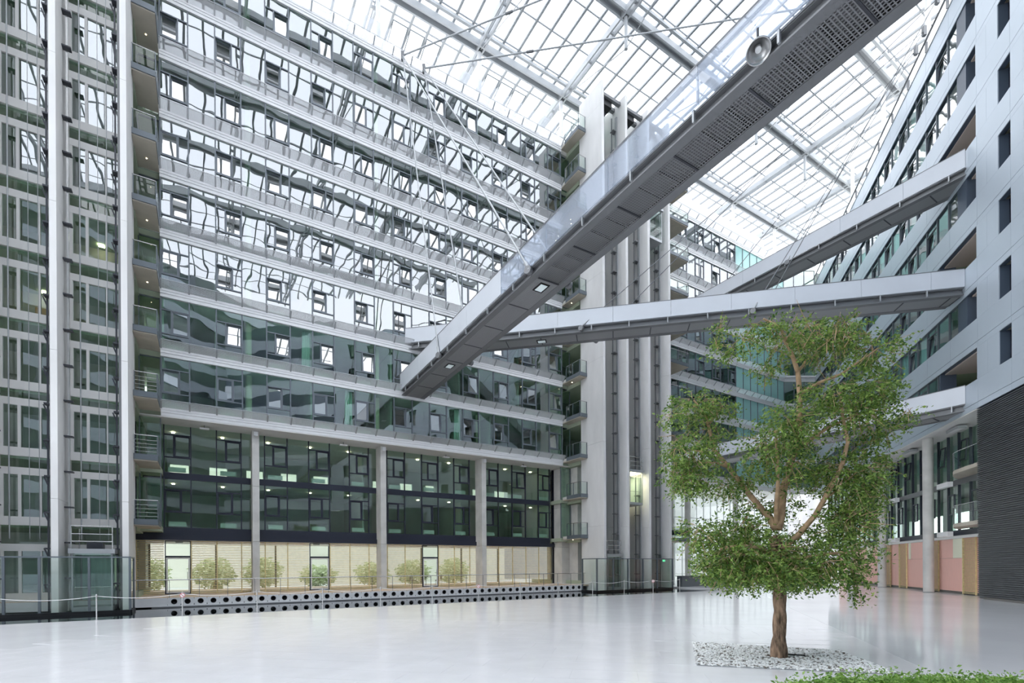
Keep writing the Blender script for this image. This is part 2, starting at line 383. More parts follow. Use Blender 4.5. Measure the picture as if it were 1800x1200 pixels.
def grating(root, F, s, z, last, plate='steel_light'):
    a = 0.715 * F.sg
    B('grating', root, F, s + 0.04, s + BAY - 0.04, 0.08, 0.58, z + 0.605, z + 0.625, 'perforated', RX(a))
    for q in ([s, s + BAY] if last else [s]):
        B('bracket', root, F, q - 0.04, q + 0.04, 0.08 + 0.02, 0.60, z + 0.555, z + 0.595, plate, RX(a))
def storey(F, name, label, j0, j1, k, wins, mat='frame_slate', gmat='glass_facade', smat='glass_sash', blind=None, depth=7.0, cols=True, top=False):
    z = zb(k); s0, s1 = sj(j0), sj(j1); rw = 'room_lit' if k < 3 else 'room_wall'
    if k < 2 and gmat == 'glass_facade': gmat = 'glass_low'
    root = thing(name, F.p(s0, 0, z), label, kind='structure', F=F)
    spandrel(root, F, s0 - 0.03, s1 + 0.03, z)
    for j in range(j0, j1): grating(root, F, sj(j), z, j == j1 - 1)
    B('handrail', root, F, s0, s1, 0.52, 0.55, z + 0.79, z + 0.82, 'steel_light')
    if top: return root
    B('floor_slab', root, F, s0, s1, -depth, -0.12, z + 0.0, z + 0.42, 'room_ceiling' if k > 2 else 'room_lit')
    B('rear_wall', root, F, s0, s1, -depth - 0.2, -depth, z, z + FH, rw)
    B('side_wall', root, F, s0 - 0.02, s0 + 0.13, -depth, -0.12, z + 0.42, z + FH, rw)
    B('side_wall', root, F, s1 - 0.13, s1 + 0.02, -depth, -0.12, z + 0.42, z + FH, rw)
    for j in range(j0, j1 + 1):
        B('mullion', root, F, sj(j) - 0.035, sj(j) + 0.035, -0.10, 0.055, z + 0.46, z + FH, mat)
    for j in range(j0, j1):
        if blind and j >= blind:
            B('teal_pane', root, F, sj(j) + 0.035, sj(j + 1) - 0.035, -0.04, 0.0, z + 0.46, z + FH, 'teal_panel'); continue
        if j in wins:
            t = 0.0 if R.random() < 0.16 else 0.085 + 0.02 * R.random()
            window_bay(root, F, sj(j), z, k % 2 == 0, mat, gmat, smat, t)
            if k < 4 and R.random() < 0.9:
                B('convector', root, F, sj(j) + 0.18, sj(j) + 1.10, -0.24, -0.16, z + 0.47, z + 0.80, 'convector')
        else:
            B('pane', root, F, sj(j) + 0.035, sj(j + 1) - 0.035, -0.02, 0.0, z + 0.46, z + FH - 0.02, gmat)
    if cols:
        for m in range(int((s1 - s0) / 8.16) + 1):
            c = 2.75 + 8.16 * (m + math.ceil((s0 - 2.75) / 8.16)) - 0.35
            if s0 < c < s1: tube('room_column', root, F.p(c, -0.9, z + 0.42), F.p(c, -0.9, z + FH), 0.19, 'room_column', 12)
        j = j0 + 2
        while j < j1 - 1:
            B('partition', root, F, sj(j) - 0.05, sj(j) + 0.05, -depth, -0.6, z + 0.42, z + FH, rw); j += R.choice((2, 4, 4))  # partitions added to vary how dark the rooms look
    return root
WL = set(range(-4, 18, 2))
for k in range(8):
    r = storey(FL, 'wall_left', f'{ORD[k]} glazed storey of the left office facade above the white ledge', -4, 17, k, WL)
    if k < 2:
        for j in ((3, 9) if k == 0 else (1,)):
            m = MB()
            for q in range(6): m.tube([FL.p(sj(j) + 0.75 + q * 0.09, -0.3 + 0.03 * (q % 2), zb(k) + 0.46), FL.p(sj(j) + 0.82 + q * 0.075, -0.3, zb(k) + 3.36)], [0.055, 0.05], 6)
            m.obj('curtain', 'curtain', r, True)
storey(FL, 'wall_left', 'topmost white parapet ledge of the left office facade', -4, 17, 8, WL, top=True)
B('ceiling', None, FL, -12, 64, -8, -0.1, zb(8) + 0.02, zb(8) + 0.5, 'concrete', label='flat concrete roof slab over the left office building', kind='structure')
WBk = {28, 30, 32, 34}
for k in range(8):
    storey(FL, 'wall_back', f'{ORD[k]} glazed storey of the far office facade with teal panes', 27, 42, k, WBk, blind=35, depth=6.0)
storey(FL, 'wall_back', 'topmost white parapet ledge of the far office facade', 27, 42, 8, WBk, top=True)
# short end wall closing the far corner
pA, pB = FL.p(sj(42), 0, 0), FR.p(70.0, 0, 0)
FS = Fr(pA, pB - pA, (-(pB - pA).y * -1, -(pB - pA).x, 0))
WS = (pB - pA).length
for k in range(9):
    z = zb(k); root = thing('wall_end', FS.p(0, 0, z), f'{ORD[k]} storey of the narrow glazed wall in the far corner', kind='structure', F=FS)
    spandrel(root, FS, 0, WS, z)
    B('rail', root, FS, 0, WS, 0.15, 0.5, z + 0.46, z + 0.60, 'white_metal')
    if k == 8: break
    B('rear_wall', root, FS, -0.6, WS + 0.8, -0.9, -0.8, z, z + FH, 'room_wall')
    for q in range(4): B('mullion', root, FS, q * WS / 3 - 0.03, q * WS / 3 + 0.03, -0.08, 0.05, z + 0.46, z + FH, 'frame_slate')
    for q in range(3): B('pane', root, FS, q * WS / 3 + 0.03, (q + 1) * WS / 3 - 0.03, -0.02, 0, z + 0.46, z + FH, 'glass_facade')

# soffit under the left facade and frosted screens on the parapet
B('ceiling', None, FL, -12, sj(17), -9.4, 0.08, zb(0) - 0.06, zb(0) - 0.004, 'soffit_white', label='white soffit under the lowest ledge of the left facade', kind='structure')
B('ceiling', None, FL, sj(17), 64, -8, 0.08, zb(0) - 0.06, zb(0) - 0.004, 'soffit_white', label='white soffit above the open far entrance', kind='structure')
for i, (a, b) in enumerate(((4.2, 11.6), (15.1, 26.4), (41.5, 57.0))):
    t = thing('parapet_screen', FL.p(a, -0.3, zb(8) + 0.5), ['translucent screen on the parapet left of the upper rod brackets', 'translucent screen on the parapet between the rod brackets and right lift tower', 'long white screen along the far facade parapet'][i], 'screen', 'parapet screens', F=FL)
    n = int((b - a) / 2.7)
    for q in range(n):
        B('screen_panel', t, FL, a + q * (b - a) / n + 0.01, a + (q + 1) * (b - a) / n - 0.01, -0.32, -0.29, zb(8) + 0.52, zb(8) + 2.7, 'screen_frost' if i < 2 else 'white_metal')

# ------------------------------------------------------------------ lower left facade
VG = -1.7
def lower_left():
    s0, s1 = sj(-5), sj(17) - 0.15
    levels = [(4.44, 7.35, 'first floor', 'third'), (7.75, 10.6, 'second floor', 'x')]
    for i, (za, zt, nm, _) in enumerate(levels):
        root = thing('wall_left_lower', FL.p(s0, VG, za), f'dark framed glazing of the {nm} below the left soffit', kind='structure', F=FL)
        B('floor_slab', root, FL, s0, s1, -9, VG - 0.15, za - 0.40, za - 0.02, 'room_lit')
        B('spandrel_band', root, FL, s0, s1, VG - 0.1, VG + 0.06, za - (0.48 if i == 0 else 0.40), za, 'frame_navy')
        if i == 0: B('fascia', root, FL, s0, s1 + 0.4, VG - 0.1, VG + 0.2, 3.66, 3.96, 'frame_navy')
        if i == 0: B('rear_wall', root, FL, s0, s1, -9.2, -9, za, zt + 0.1, 'room_lit')
        else:
            B('rear_wall', root, FL, s0, s1, -9.2, -9, za + 1.75, zt + 0.1, 'room_lit'); B('rear_wall', root, FL, s0, s1, -9.2, -9, za, za + 1.05, 'room_lit')
            for q in range(12): B('rear_pier', root, FL, s0 + q * 2.45, s0 + q * 2.45 + 1.3, -9.2, -9, za + 1.05, za + 1.75, 'room_lit')
        B('side_wall', root, FL, s0 - 0.1, s0, -9, VG, za, zt, 'room_lit'); B('side_wall', root, FL, s1, s1 + 0.1, -9, VG, za, zt, 'room_lit')
        B('partition', root, FL, sj(5) - .05, sj(5) + .05, -9, -3.2, za, zt, 'room_lit'); B('partition', root, FL, sj(11) - .05, sj(11) + .05, -9, -3.2, za, zt, 'room_lit')
        for j in range(-5, 18):
            s = min(sj(j), s1)
            B('mullion', root, FL, s - 0.03, s + 0.03, VG - 0.1, VG + 0.05, za, zt, 'frame_navy')
        for j in range(-5, 17):
            a, b = sj(j), min(sj(j + 1), s1)
            if j % 2 == 0:
                window_bay(root, FL, a, za - 0.42, i == 0, 'frame_navy', 'glass_dark', 'glass_dark', 0.0 if i == 0 and R.random() < .5 else 0.06, VG, 0.44, zt - za + 0.42)
                B('convector', root, FL, a + 0.2, a + 1.1, VG - 0.26, VG - 0.18, za + 0.08, za + 0.36, 'convector')
            else: B('pane', root, FL, a + 0.03, b - 0.03, VG - 0.02, VG, za, zt, 'glass_dark')
        for j in range(-4, 17, 2):
            B('ceiling_lamp', root, FL, sj(j) + 0.3, sj(j) + 0.46, -3.6, -3.44, zt - 0.06, zt - 0.02, 'lamp_glow')
    # ground floor
    g = thing('wall_left_ground', FL.p(s0, VG, 0.4), 'timber slatted ground floor front on the deck below the left facade', kind='structure', F=FL)
    B('floor_slab', g, FL, s0, s1, -9, VG - 0.1, 0.1, 0.4, 'timber_deck')
    B('room_ceiling', g, FL, s0, s1, -9, VG - 0.12, 3.72, 3.96, 'soffit_white')
    for q in range(8): B('rear_post', g, FL, s0 + q * 4.08, s0 + q * 4.08 + 0.12, -9.1, -8.95, 0.4, 3.72, 'frame_navy')
    B('side_wall', g, FL, s0 - 0.1, s0, -9, VG, 0.1, 3.9, 'room_wall')
    dn = 0
    for j in range(-5, 18):
        a, b = sj(j), sj(j + 1)
        if j in (-4, 2, 8):
            dn += 1
            d = thing(f'door_{dn}', FL.p(a, VG, 0.4), f'glass door in dark frame with fanlight, {["leftmost", "middle", "rightmost"][dn-1]} on the timber deck', kind='structure', F=FL)
            ring('door_frame', d, FL, a + 0.02, b - 0.02, VG, 0.1, 0.4, 2.67, 0.06, 'frame_navy')
            ring('door_leaf', d, FL, a + 0.09, b - 0.09, VG, 0.06, 0.46, 2.60, 0.07, 'white_frame')
            B('pane', d, FL, a + 0.16, b - 0.16, VG - 0.01, VG + 0.01, 0.53, 2.53, 'glass_clear')
            ring('fanlight_frame', d, FL, a + 0.02, b - 0.02, VG, 0.08, 2.67, 3.64, 0.05, 'frame_navy')
            B('pane', d, FL, a + 0.07, b - 0.07, VG - 0.01, VG + 0.01, 2.72, 3.59, 'glass_clear')
            tube('door_handle', d, FL.p(b - 0.2, VG + 0.06, 1.3), FL.p(b - 0.2, VG + 0.06, 1.75), 0.015, 'stainless', 6)
            B('light_fixture', d, FL, a + 0.5, a + 0.9, VG - 1.5, VG - 1.2, 3.55, 3.68, 'lamp_white')
            continue
        if j == 17: a, b = sj(17) + 0.75, sj(17) + 1.05
        B('screen_post', g, FL, a - 0.03, a + 0.03, VG + 0.0, VG + 0.06, 0.4, 3.64, 'timber')
        k = ('slats', round(b - a, 3))
        if k not in MC:
            m = MB()
            for q in range(31): m.box(FW, 0.03, (b - a) - 0.03, -0.03, 0.03, 0.03 + q * 0.105, 0.075 + q * 0.105)
            me = bpy.data.meshes.new('slats'); me.from_pydata(m.V, [], m.F); me.materials.append(MAT['timber']); MC[k] = me
        link(bpy.data.objects.new('slats', MC[k]), FL.M @ Matrix.Translation((a, (VG + 0.02) * FL.sg, 0.4)), g, kind='stuff')
    # concrete blade columns
    for i in range(4):
        c = 2.75 + 8.16 * i
        t = thing('concrete_column', FL.p(c, -1.1, 0.4), f'concrete blade column holding the left soffit, {["leftmost of the four", "second of the four from the left", "third of the four from the left", "rightmost of the four beside the right lift tower"][i]}', 'column', 'concrete blade columns', F=FL)
        m = MB(); w_ = 0.2 if i < 3 else 0.42
        for (a, b) in ((0.4, 3.6), (3.615, 7.1), (7.115, 10.6)): m.box(FL, c - w_, c + w_, VG + 0.02, -0.55, a, b)
        m.obj('shaft', 'concrete', t)
        B('wall_lamp', t, FL, c - 0.12, c + 0.12, -0.55, -0.35, 10.25, 10.5, 'lamp_white')
    for i, s in enumerate((0.0, 8.2, 15.9, 23.0)):
        t = thing('soffit_lamp', FL.p(s, -0.8, 10.5), f'small white floodlight under the left soffit, number {["one", "two", "three", "four"][i]} from the left'.replace('number one', 'first').replace('number two', 'second').replace('number three', 'third').replace('number four', 'fourth'), 'lamp', 'soffit floodlights', F=FL)
        B('housing', t, FL, s - 0.25, s + 0.25, -0.95, -0.7, 10.36, 10.44, 'lamp_white'); B('arm', t, FL, s - 0.02, s + 0.02, -0.86, -0.8, 10.44, 10.61, 'steel_grey')
    # concrete wall and balcony bay beside the tower
    B('wall_pier', None, FL, sj(17) + 1.2, sj(17) + 2.2, -4, 0.6, 0.4, 10.6, 'concrete', label='bare concrete wall behind the right lift tower balconies', kind='structure')
    B('wall_pier', None, FL, sj(17) + 0.3, sj(17) + 1.2, -1.95, -1.85, 0.4, 10.6, 'frame_navy', label='dark door recess beside the right lift tower', kind='structure')
lower_left()
# deck with round air vents
def deck():
    d = thing('office_deck', FL.p(12, 0, 0.0), 'timber deck on a white plinth along the left ground floor', kind='structure', F=FL)
    B('deck_boards', d, FL, -9, 27.2, VG - 0.05, 2.56, 0.30, 0.40, 'timber_deck')
    B('deck_base', d, FL, -9, 27.2, VG, 2.2, -0.4, 0.30, 'black')
    B('water_ledge', d, FL, -2.4, 27.2, 2.2, 2.62, -0.4, -0.06, 'steel_grey')
    w2, r, n = 0.30, 0.125, 20
    m = MB()   # a plate with a round hole and a tube behind it
    sq = []
    for i in range(n):
        a = 2 * math.pi * i / n; c, s_ = math.cos(a), math.sin(a); q = 1 / max(abs(c) / w2, abs(s_) / 0.2)
        sq.append((c * q, s_ * q))
    for i in range(n): m.V.append((sq[i][0], 0, sq[i][1]))
    for i in range(n): m.V.append((r * math.cos(2 * math.pi * i / n), 0, r * math.sin(2 * math.pi * i / n)))
    for i in range(n): m.V.append((r * math.cos(2 * math.pi * i / n), 0.25, r * math.sin(2 * math.pi * i / n)))
    for i in range(n):
        j = (i + 1) % n; m.F += [(i, j, n + j, n + i), (n + i, n + j, 2 * n + j, 2 * n + i)]
    me = bpy.data.meshes.new('vent_plate'); me.from_pydata(m.V, [], m.F); me.materials.append(MAT['white_metal'])
    m2 = MB(); R0, R1 = 0.125, 0.085
    for q, (rr, y) in enumerate(((0.14, -0.012), (0.12, -0.02), (0.10, 0.03), (0.05, 0.10), (0.0, 0.13))):
        for i in range(n): m2.V.append((rr * math.cos(2 * math.pi * i / n), y, rr * math.sin(2 * math.pi * i / n)))
        if q:
            for i in range(n): j = (i + 1) % n; m2.F.append(((q - 1) * n + i, (q - 1) * n + j, q * n + j, q * n + i))
    me2 = bpy.data.meshes.new('air_nozzle'); me2.from_pydata(m2.V, [], m2.F); me2.materials.append(MAT['black'])
    for i in range(47):
        s = -1.42 + 0.6 * i
        pl = link(bpy.data.objects.new('vent_plate', me), FL.M @ Matrix.Translation((s, -2.58, 0.2)), d)
        link(bpy.data.objects.new('air_nozzle', me2), FL.M @ Matrix.Translation((s, -2.58, 0.2)), pl)
    B('plinth_face', d, FL, -9, -1.72, 2.5, 2.58, 0.0, 0.4, 'white_metal')
    B('plinth_face', d, FL, -9, 26.5, 2.56, 2.60, -0.06, 0.0, 'white_metal')
    # handrail
    h = thing('deck_railing', FL.p(-3.2, 2.3, 0.4), 'thin steel handrail with slim posts along the timber deck edge', 'railing', F=FL)
    for i in range(23): B('post', h, FL, -3.0 + 1.36 * i - 0.012, -3.0 + 1.36 * i + 0.012, 2.28, 2.32, 0.4, 1.33, 'steel_grey')
    tube('handrail', h, FL.p(-3.2, 2.3, 1.35), FL.p(27.1, 2.3, 1.35), 0.026, 'stainless', 8)
deck()

# ------------------------------------------------------------------ lift towers
FT_ = 0.25
def tower(side, fins, top, lab, landing):
    for i, s in enumerate(fins):
        t = thing('lift_tower_fin', FL.p(s, 3.2, -0.4), f'tall white concrete fin of the {side} lift tower, {ORD[i].replace("lowest", "first")} from the left', 'concrete fin', 'lift tower fins', F=FL)
        m = MB(); z = -0.4; v0 = 1.6
        for zz in [5.2 + 6.8 * q for q in range(6)] + [top]:
            zz = min(zz, top)
            if zz > z + 0.1: m.box(FL, s, s + FT_, v0, 4.4, z, zz - 0.012); z = zz
        m.obj('fin', 'concrete_white', t)
    # landing wall behind the shafts
    a, b = fins[0] + FT_, fins[-1]
    for k in range(-3, 9):
        z = zb(k) if k >= 0 else (7.45, 4.1, 0.4)[-k - 1]
        h = (zb(k + 1) - z) if k >= 0 else (3.22, 3.35, 3.70)[-k - 1]
        r = thing('wall_landing', FL.p(a, 1.7, z), f'lift landing wall of the {side} tower, {(ORD + ["twelfth"])[k + 3] if k + 3 < 11 else "topmost"} level', kind='structure', F=FL)
        for i in range(len(fins) - 1):
            p0, p1 = fins[i] + FT_, fins[i + 1]; wd = p1 - p0; fm = 'white_frame' if landing == 'white' else 'concrete'
            B('sill', r, FL, p0, p1, 1.55, 1.75, z + 0.0, z + 0.42, fm)
            B('lintel', r, FL, p0, p1, 1.55, 1.75, z + 2.45, z + 2.80, fm)
            B('spandrel_glass', r, FL, p0, p1, 1.60, 1.64, z + 2.80, z + h, 'glass_dark')
            mm = 'white_frame' if landing == 'white' else 'frame_slate'
            for x in (0.0, 0.62, 1.42, wd - 0.12):
                B('post', r, FL, p0 + x, p0 + x + (0.12 if x != 1.42 else 0.06), 1.58, 1.74, z + 0.42, z + 2.45, mm)
            for (x0, x1) in ((0.12, 0.62), (0.74, 1.42), (1.48, wd - 0.12)):
                B('pane', r, FL, p0 + x0, p0 + x1, 1.64, 1.66, z + 0.42, z + 2.45, 'glass_facade' if k >= 3 else 'glass_low')
        B('floor_slab', r, FL, a - (3.6 if landing == 'white' else 0.3), b + 0.3, -6, 1.55, z - 0.1, z + 0.3, 'room_ceiling')
        B('rear_wall', r, FL, a - (3.6 if landing == 'white' else 0.3), b + 0.3, -3.2, -3.0, z + 0.3, z + h - 0.1, ('beige_wall' if landing == 'white' else 'room_wall') if k >= 0 else 'concrete')
        if landing == 'white' and k in (1, 2):
            B('orange_panel', r, FL, a + 0.3 + 2.5 * (k - 1), a + 1.3 + 2.5 * (k - 1), -2.95, -2.85, z + 0.3, z + 2.5, 'door_wood')
            B('landing_lamp', r, FL, a + 0.6 + 2.5 * (k - 1), a + 0.9 + 2.5 * (k - 1), -2.6, -2.3, z + h - 0.16, z + h - 0.11, 'lamp_glow')
    # guide rails with brackets, one set in each shaft
    for i in range(len(fins) - 1):
        p0, p1 = fins[i] + FT_, fins[i + 1]
        g = thing('lift_guide_rail', FL.p(p1 - 0.2, 3.0, -0.3), f'dark steel guide rail with arm brackets in the {["first", "second", "third"][i]} shaft of the {side} lift tower', 'guide rail', 'lift guide rails', F=FL)
        rm, bm = ('steel_grey', 'steel_dark') if side == 'left' else ('steel_light', 'steel_grey')
        B('rail', g, FL, p1 - (0.20 if side == 'left' else 0.12), p1 - 0.02, 3.3, 3.5, -0.3, top - 1.2, rm)
        B('rail', g, FL, p1 - 0.36, p1 - 0.29, 3.1, 3.18, -0.3, top - 1.2, bm)
        B('rail', g, FL, p0 + 0.12, p0 + 0.20, 3.0, 3.08, -0.3, top - 1.2, 'stainless')
        z = 1.2
        while z < top - 1.5:
            B('bracket', g, FL, p1 - 0.42, p1, 3.05, 3.45, z, z + 0.07, bm)
            if side == 'left': B('bracket', g, FL, p1 - 0.44, p1 - 0.38, 3.05, 3.11, z - 0.42, z + 0.07, bm, Matrix.Rotation(-0.35, 4, 'Y'))
            B('bracket', g, FL, p0, p0 + 0.34, 2.95, 3.25, z + 0.3, z + 0.36, bm)
            z += 1.7
        for q, x in enumerate((0.55, 1.25, 1.6)):
            tube('hoist_rope', g, FL.p(p0 + x, 2.7, 3.4 if side == 'left' else (3.4, 10.5, 33.8)[i]), FL.p(p0 + x, 2.7, top - 1.0), 0.014 if q else 0.03, 'steel_light', 6)
        h = thing('lift_machine', FL.p((p0 + p1) / 2, 3, top - 1.4), f'black lift motor beam at the top of the {["first", "second", "third"][i]} shaft of the {side} tower', 'lift motor', 'lift motors', F=FL)
        B('beam', h, FL, p0, p1, 2.9, 3.2, top - 0.5, top - 0.25, 'steel_grey'); B('beam', h, FL, p0, p1, 3.6, 3.9, top - 0.5, top - 0.25, 'steel_grey')
        B('motor', h, FL, p0 + 0.5, p0 + 1.5, 2.8, 3.7, top - 1.0, top - 0.5, 'black'); tube('pulley', h, FL.p(p0 + 1.0, 2.7, top - 1.15), FL.p(p0 + 1.0, 3.2, top - 1.15), 0.3, 'steel_dark', 14)
tower('left', [-8.56, -5.98, -3.40], 41.0, '', 'white')
tower('right', [27.30, 29.87, 32.43, 34.98], 41.0, '', 'grey')

def lift_car(s, z, label):
    c = thing('lift_car', FL.p(s, 3.0, z), label, 'lift car', 'glass lift cars', F=FL)
    a, b, v0, v1, h = s - 0.78, s + 0.74, 2.0, 4.1, 2.75
    B('floor_plate', c, FL, a, b, v0, v1, z, z + 0.22, 'steel_light'); rf = B('roof_plate', c, FL, a - 0.1, b + 0.1, v0, v1 + 0.1, z + h, z + h + 0.22, 'steel_light')
    B('light_strip', rf, FL, a + 0.1, b - 0.1, v0 + 0.4, v1 - 0.1, z + h - 0.03, z + h - 0.005, 'lamp_glow' if 'lit' in label else 'lamp_panel')
    for (x, y) in ((a + .03, v1 - .03), (b - .03, v1 - .03), (a + .03, v0 + .03), (b - .03, v0 + .03)):
        B('corner_post', c, FL, x - 0.03, x + 0.03, y - 0.03, y + 0.03, z + 0.22, z + h, 'steel_light')
    B('pane', c, FL, a + 0.06, b - 0.06, v1 - 0.02, v1, z + 0.22, z + h, 'glass_clear')
    B('pane', c, FL, a, a + 0.02, v0 + 0.06, v1 - 0.06, z + 0.22, z + h, 'glass_clear'); B('pane', c, FL, b - 0.02, b, v0 + 0.06, v1 - 0.06, z + 0.22, z + h, 'glass_clear')
    B('door_wall', c, FL, a, b, v0 - 0.02, v0, z + 0.22, z + h, 'curtain')
    tube('handrail', c, FL.p(a + 0.1, v1 - 0.12, z + 1.15), FL.p(b - 0.1, v1 - 0.12, z + 1.15), 0.02, 'stainless', 6)
    zr = z + h + 0.22
    for (x, y) in ((a, v1), (b, v1), (a, v0 + 0.3), (b, v0 + 0.3)): tube('roof_rail_post', rf, FL.p(x, y, zr), FL.p(x, y, zr + 1.1), 0.022, 'stainless', 6)
    for q in (0.35, 0.7, 1.08):
        tube('roof_rail', rf, FL.p(a, v1, zr + q), FL.p(b, v1, zr + q), 0.022, 'stainless', 6); tube('roof_rail', rf, FL.p(a, v0 + 0.3, zr + q), FL.p(a, v1, zr + q), 0.018, 'stainless', 6)
    B('roof_motor', rf, FL, a + 0.4, b - 0.5, v0 + 0.5, v0 + 1.1, zr, zr + 0.35, 'steel_dark')
lift_car(-4.55, -0.05, 'glass lift car parked at the bottom of the left lift tower')
lift_car(28.72, -0.05, 'glass lift car parked at the bottom of the right lift tower')
lift_car(31.25, 7.1, 'warmly lit glass lift car halfway up the middle shaft of the right tower')
lift_car(33.8, 30.4, 'glass lift car high up in the right tower below the big bridge')

# ------------------------------------------------------------------ balconies
def balcony(s0, s1, z, v1, label, group, near, glassy=True, side=1):
    """side: +1 open end at s0 (facade on the left), -1 open end at s1"""
    t = thing('balcony', FL.p((s0 + s1) / 2, 0, z), label, 'balcony', group, F=FL)
    B('slab', t, FL, s0, s1, 0.02, v1, z, z + 0.10, 'concrete_beige'); B('fascia', t, FL, s0, s1, v1, v1 + 0.06, z + 0.06, z + 0.36, 'frame_slate')
    e = s0 if side > 0 else s1
    B('fascia', t, FL, e - 0.03, e + 0.03, 0.6, v1, z + 0.06, z + 0.36, 'frame_slate'); B('floor_plate', t, FL, s0, s1, 0.02, v1, z + 0.10, z + 0.30, 'concrete')
    zt = z + 1.35
    for (x, y) in ((e, 0.62), (e, 1.5), (e, v1 + 0.02), ((s1 - 0.05) if side > 0 else (s0 + 0.05), v1 + 0.02)):
        B('post', t, FL, x - 0.02, x + 0.02, y - 0.03, y + 0.02, z + 0.3, zt, 'frame_slate')
    tube('handrail', t, FL.p(s0, v1 + 0.02, zt), FL.p(s1, v1 + 0.02, zt), 0.025, 'stainless', 6); tube('handrail', t, FL.p(e, 0.6, zt), FL.p(e, v1 + 0.02, zt), 0.025, 'stainless', 6)
    if glassy:
        B('glass_panel', t, FL, s0 + 0.03, s1 - 0.05, v1 + 0.0, v1 + 0.012, z + 0.38, zt - 0.06, 'glass_clear'); B('glass_panel', t, FL, e - 0.006, e + 0.006, 0.65, v1 - 0.03, z + 0.38, zt - 0.06, 'glass_clear')
    else:
        for q in range(4): tube('rod', t, FL.p(s0, v1 + 0.02, z + 0.5 + 0.2 * q), FL.p(s1, v1 + 0.02, z + 0.5 + 0.2 * q), 0.01, 'stainless', 6)
    if R.random() < 0.4: B('spotlight', t, FL, (s0 + s1) / 2 - 0.025, (s0 + s1) / 2 + 0.025, 0.9, 0.95, z - 0.02, z - 0.002, 'lamp_glow')
    return t
ZL = [4.2, 7.6] + [zb(k) + 0.22 for k in range(9)]
for i, z in enumerate(ZL):
    balcony(-3.14, -2.12, z, 2.4, f'{ORD[i]} balcony in the column between the left lift tower and the glazed facade', 'balconies beside the left lift tower', i < 5, i > 2, -1)
    balcony(26.52, 27.28, z, 2.4, f'{ORD[i]} balcony in the column between the glazed facade and the right lift tower', 'balconies beside the right lift tower', i < 5)
    if i != 1:
        balcony(35.28, 40.06, z, 2.4, f'{ORD[i]} wide balcony in the column behind the right lift tower', 'balconies behind the right lift tower', i < 5, True, -1)
def recess(s0, s1, nm):
    for k in range(-2, 8):
        z = zb(k) if k >= 0 else (7.45, 4.1)[-k - 1]
        r = thing('wall_balcony', FL.p(s0, -0.3, z), f'dark glazed door wall behind the {ORD[k + 2]} balcony {nm}', kind='structure', F=FL)
        n = max(1, int((s1 - s0) / 1.4)); wd = (s1 - s0) / n
        B('floor_slab', r, FL, s0, s1, -6, -0.2, z, z + 0.3, 'room_ceiling'); B('rear_wall', r, FL, s0, s1, -5.2, -5, z + 0.3, z + FH, 'room_wall')
        for q in range(n):
            ring('door_frame', r, FL, s0 + q * wd, s0 + (q + 1) * wd, -0.3, 0.1, z + 0.3, z + FH, 0.05, 'frame_slate'); B('pane', r, FL, s0 + q * wd + .05, s0 + (q + 1) * wd - .05, -0.31, -0.29, z + 0.35, z + FH - .05, 'glass_right' if n > 1 else 'glass_dark')
recess(-3.15, -2.12, 'beside the left lift tower'); recess(26.52, 27.6, 'beside the right lift tower'); recess(35.2, 40.06, 'behind the right lift tower')

# ------------------------------------------------------------------ glass enclosures at the tower feet
def enclosure(s0, s1, v0, v1, label, seams):
    t = thing('glass_enclosure', FL.p((s0 + s1) / 2, v1, 0), label, 'glass enclosure', 'tower foot enclosures', F=FL)
    zt = 2.54
    B('base_channel', t, FL, s0, s1, v1 - 0.08, v1 + 0.08, -0.16, 0.02, 'black'); B('top_rail', t, FL, s0, s1, v1 - 0.05, v1 + 0.05, zt - 0.06, zt, 'frame_slate')
    for i, a in enumerate(seams):
        B('post', t, FL, a - 0.045, a + 0.045, v1 - 0.06, v1 + 0.06, 0.02, zt, 'frame_slate')
        if i: B('pane', t, FL, seams[i - 1] + 0.05, a - 0.05, v1 - 0.01, v1 + 0.01, 0.02, zt - 0.06, 'glass_clear')
    for e in (s0, s1):
        B('top_rail', t, FL, e - 0.05, e + 0.05, v0, v1, zt - 0.06, zt, 'frame_slate'); B('post', t, FL, e - 0.045, e + 0.045, v0, v0 + 0.1, 0.02, zt, 'frame_slate')
        B('pane', t, FL, e - 0.01, e + 0.01, v0 + 0.1, v1 - 0.06, 0.02, zt - 0.06, 'glass_clear'); B('base_channel', t, FL, e - 0.08, e + 0.08, v0, v1, -0.16, 0.02, 'black')
    B('base_pad', t, FL, s0 + 0.1, s1 - 0.1, v0 - 1.5, v1 - 0.1, -0.3, -0.1, 'black')
enclosure(-9.6, -3.05, 3.6, 5.0, 'glass screen with slate posts around the foot of the left lift tower', [-9.6, -7.4, -6.25, -4.55, -3.05])
enclosure(26.0, 34.6, 3.2, 5.0, 'glass screen with slate posts around the foot of the right lift tower', [26.0, 27.7, 29.3, 31.0, 32.7, 34.6])

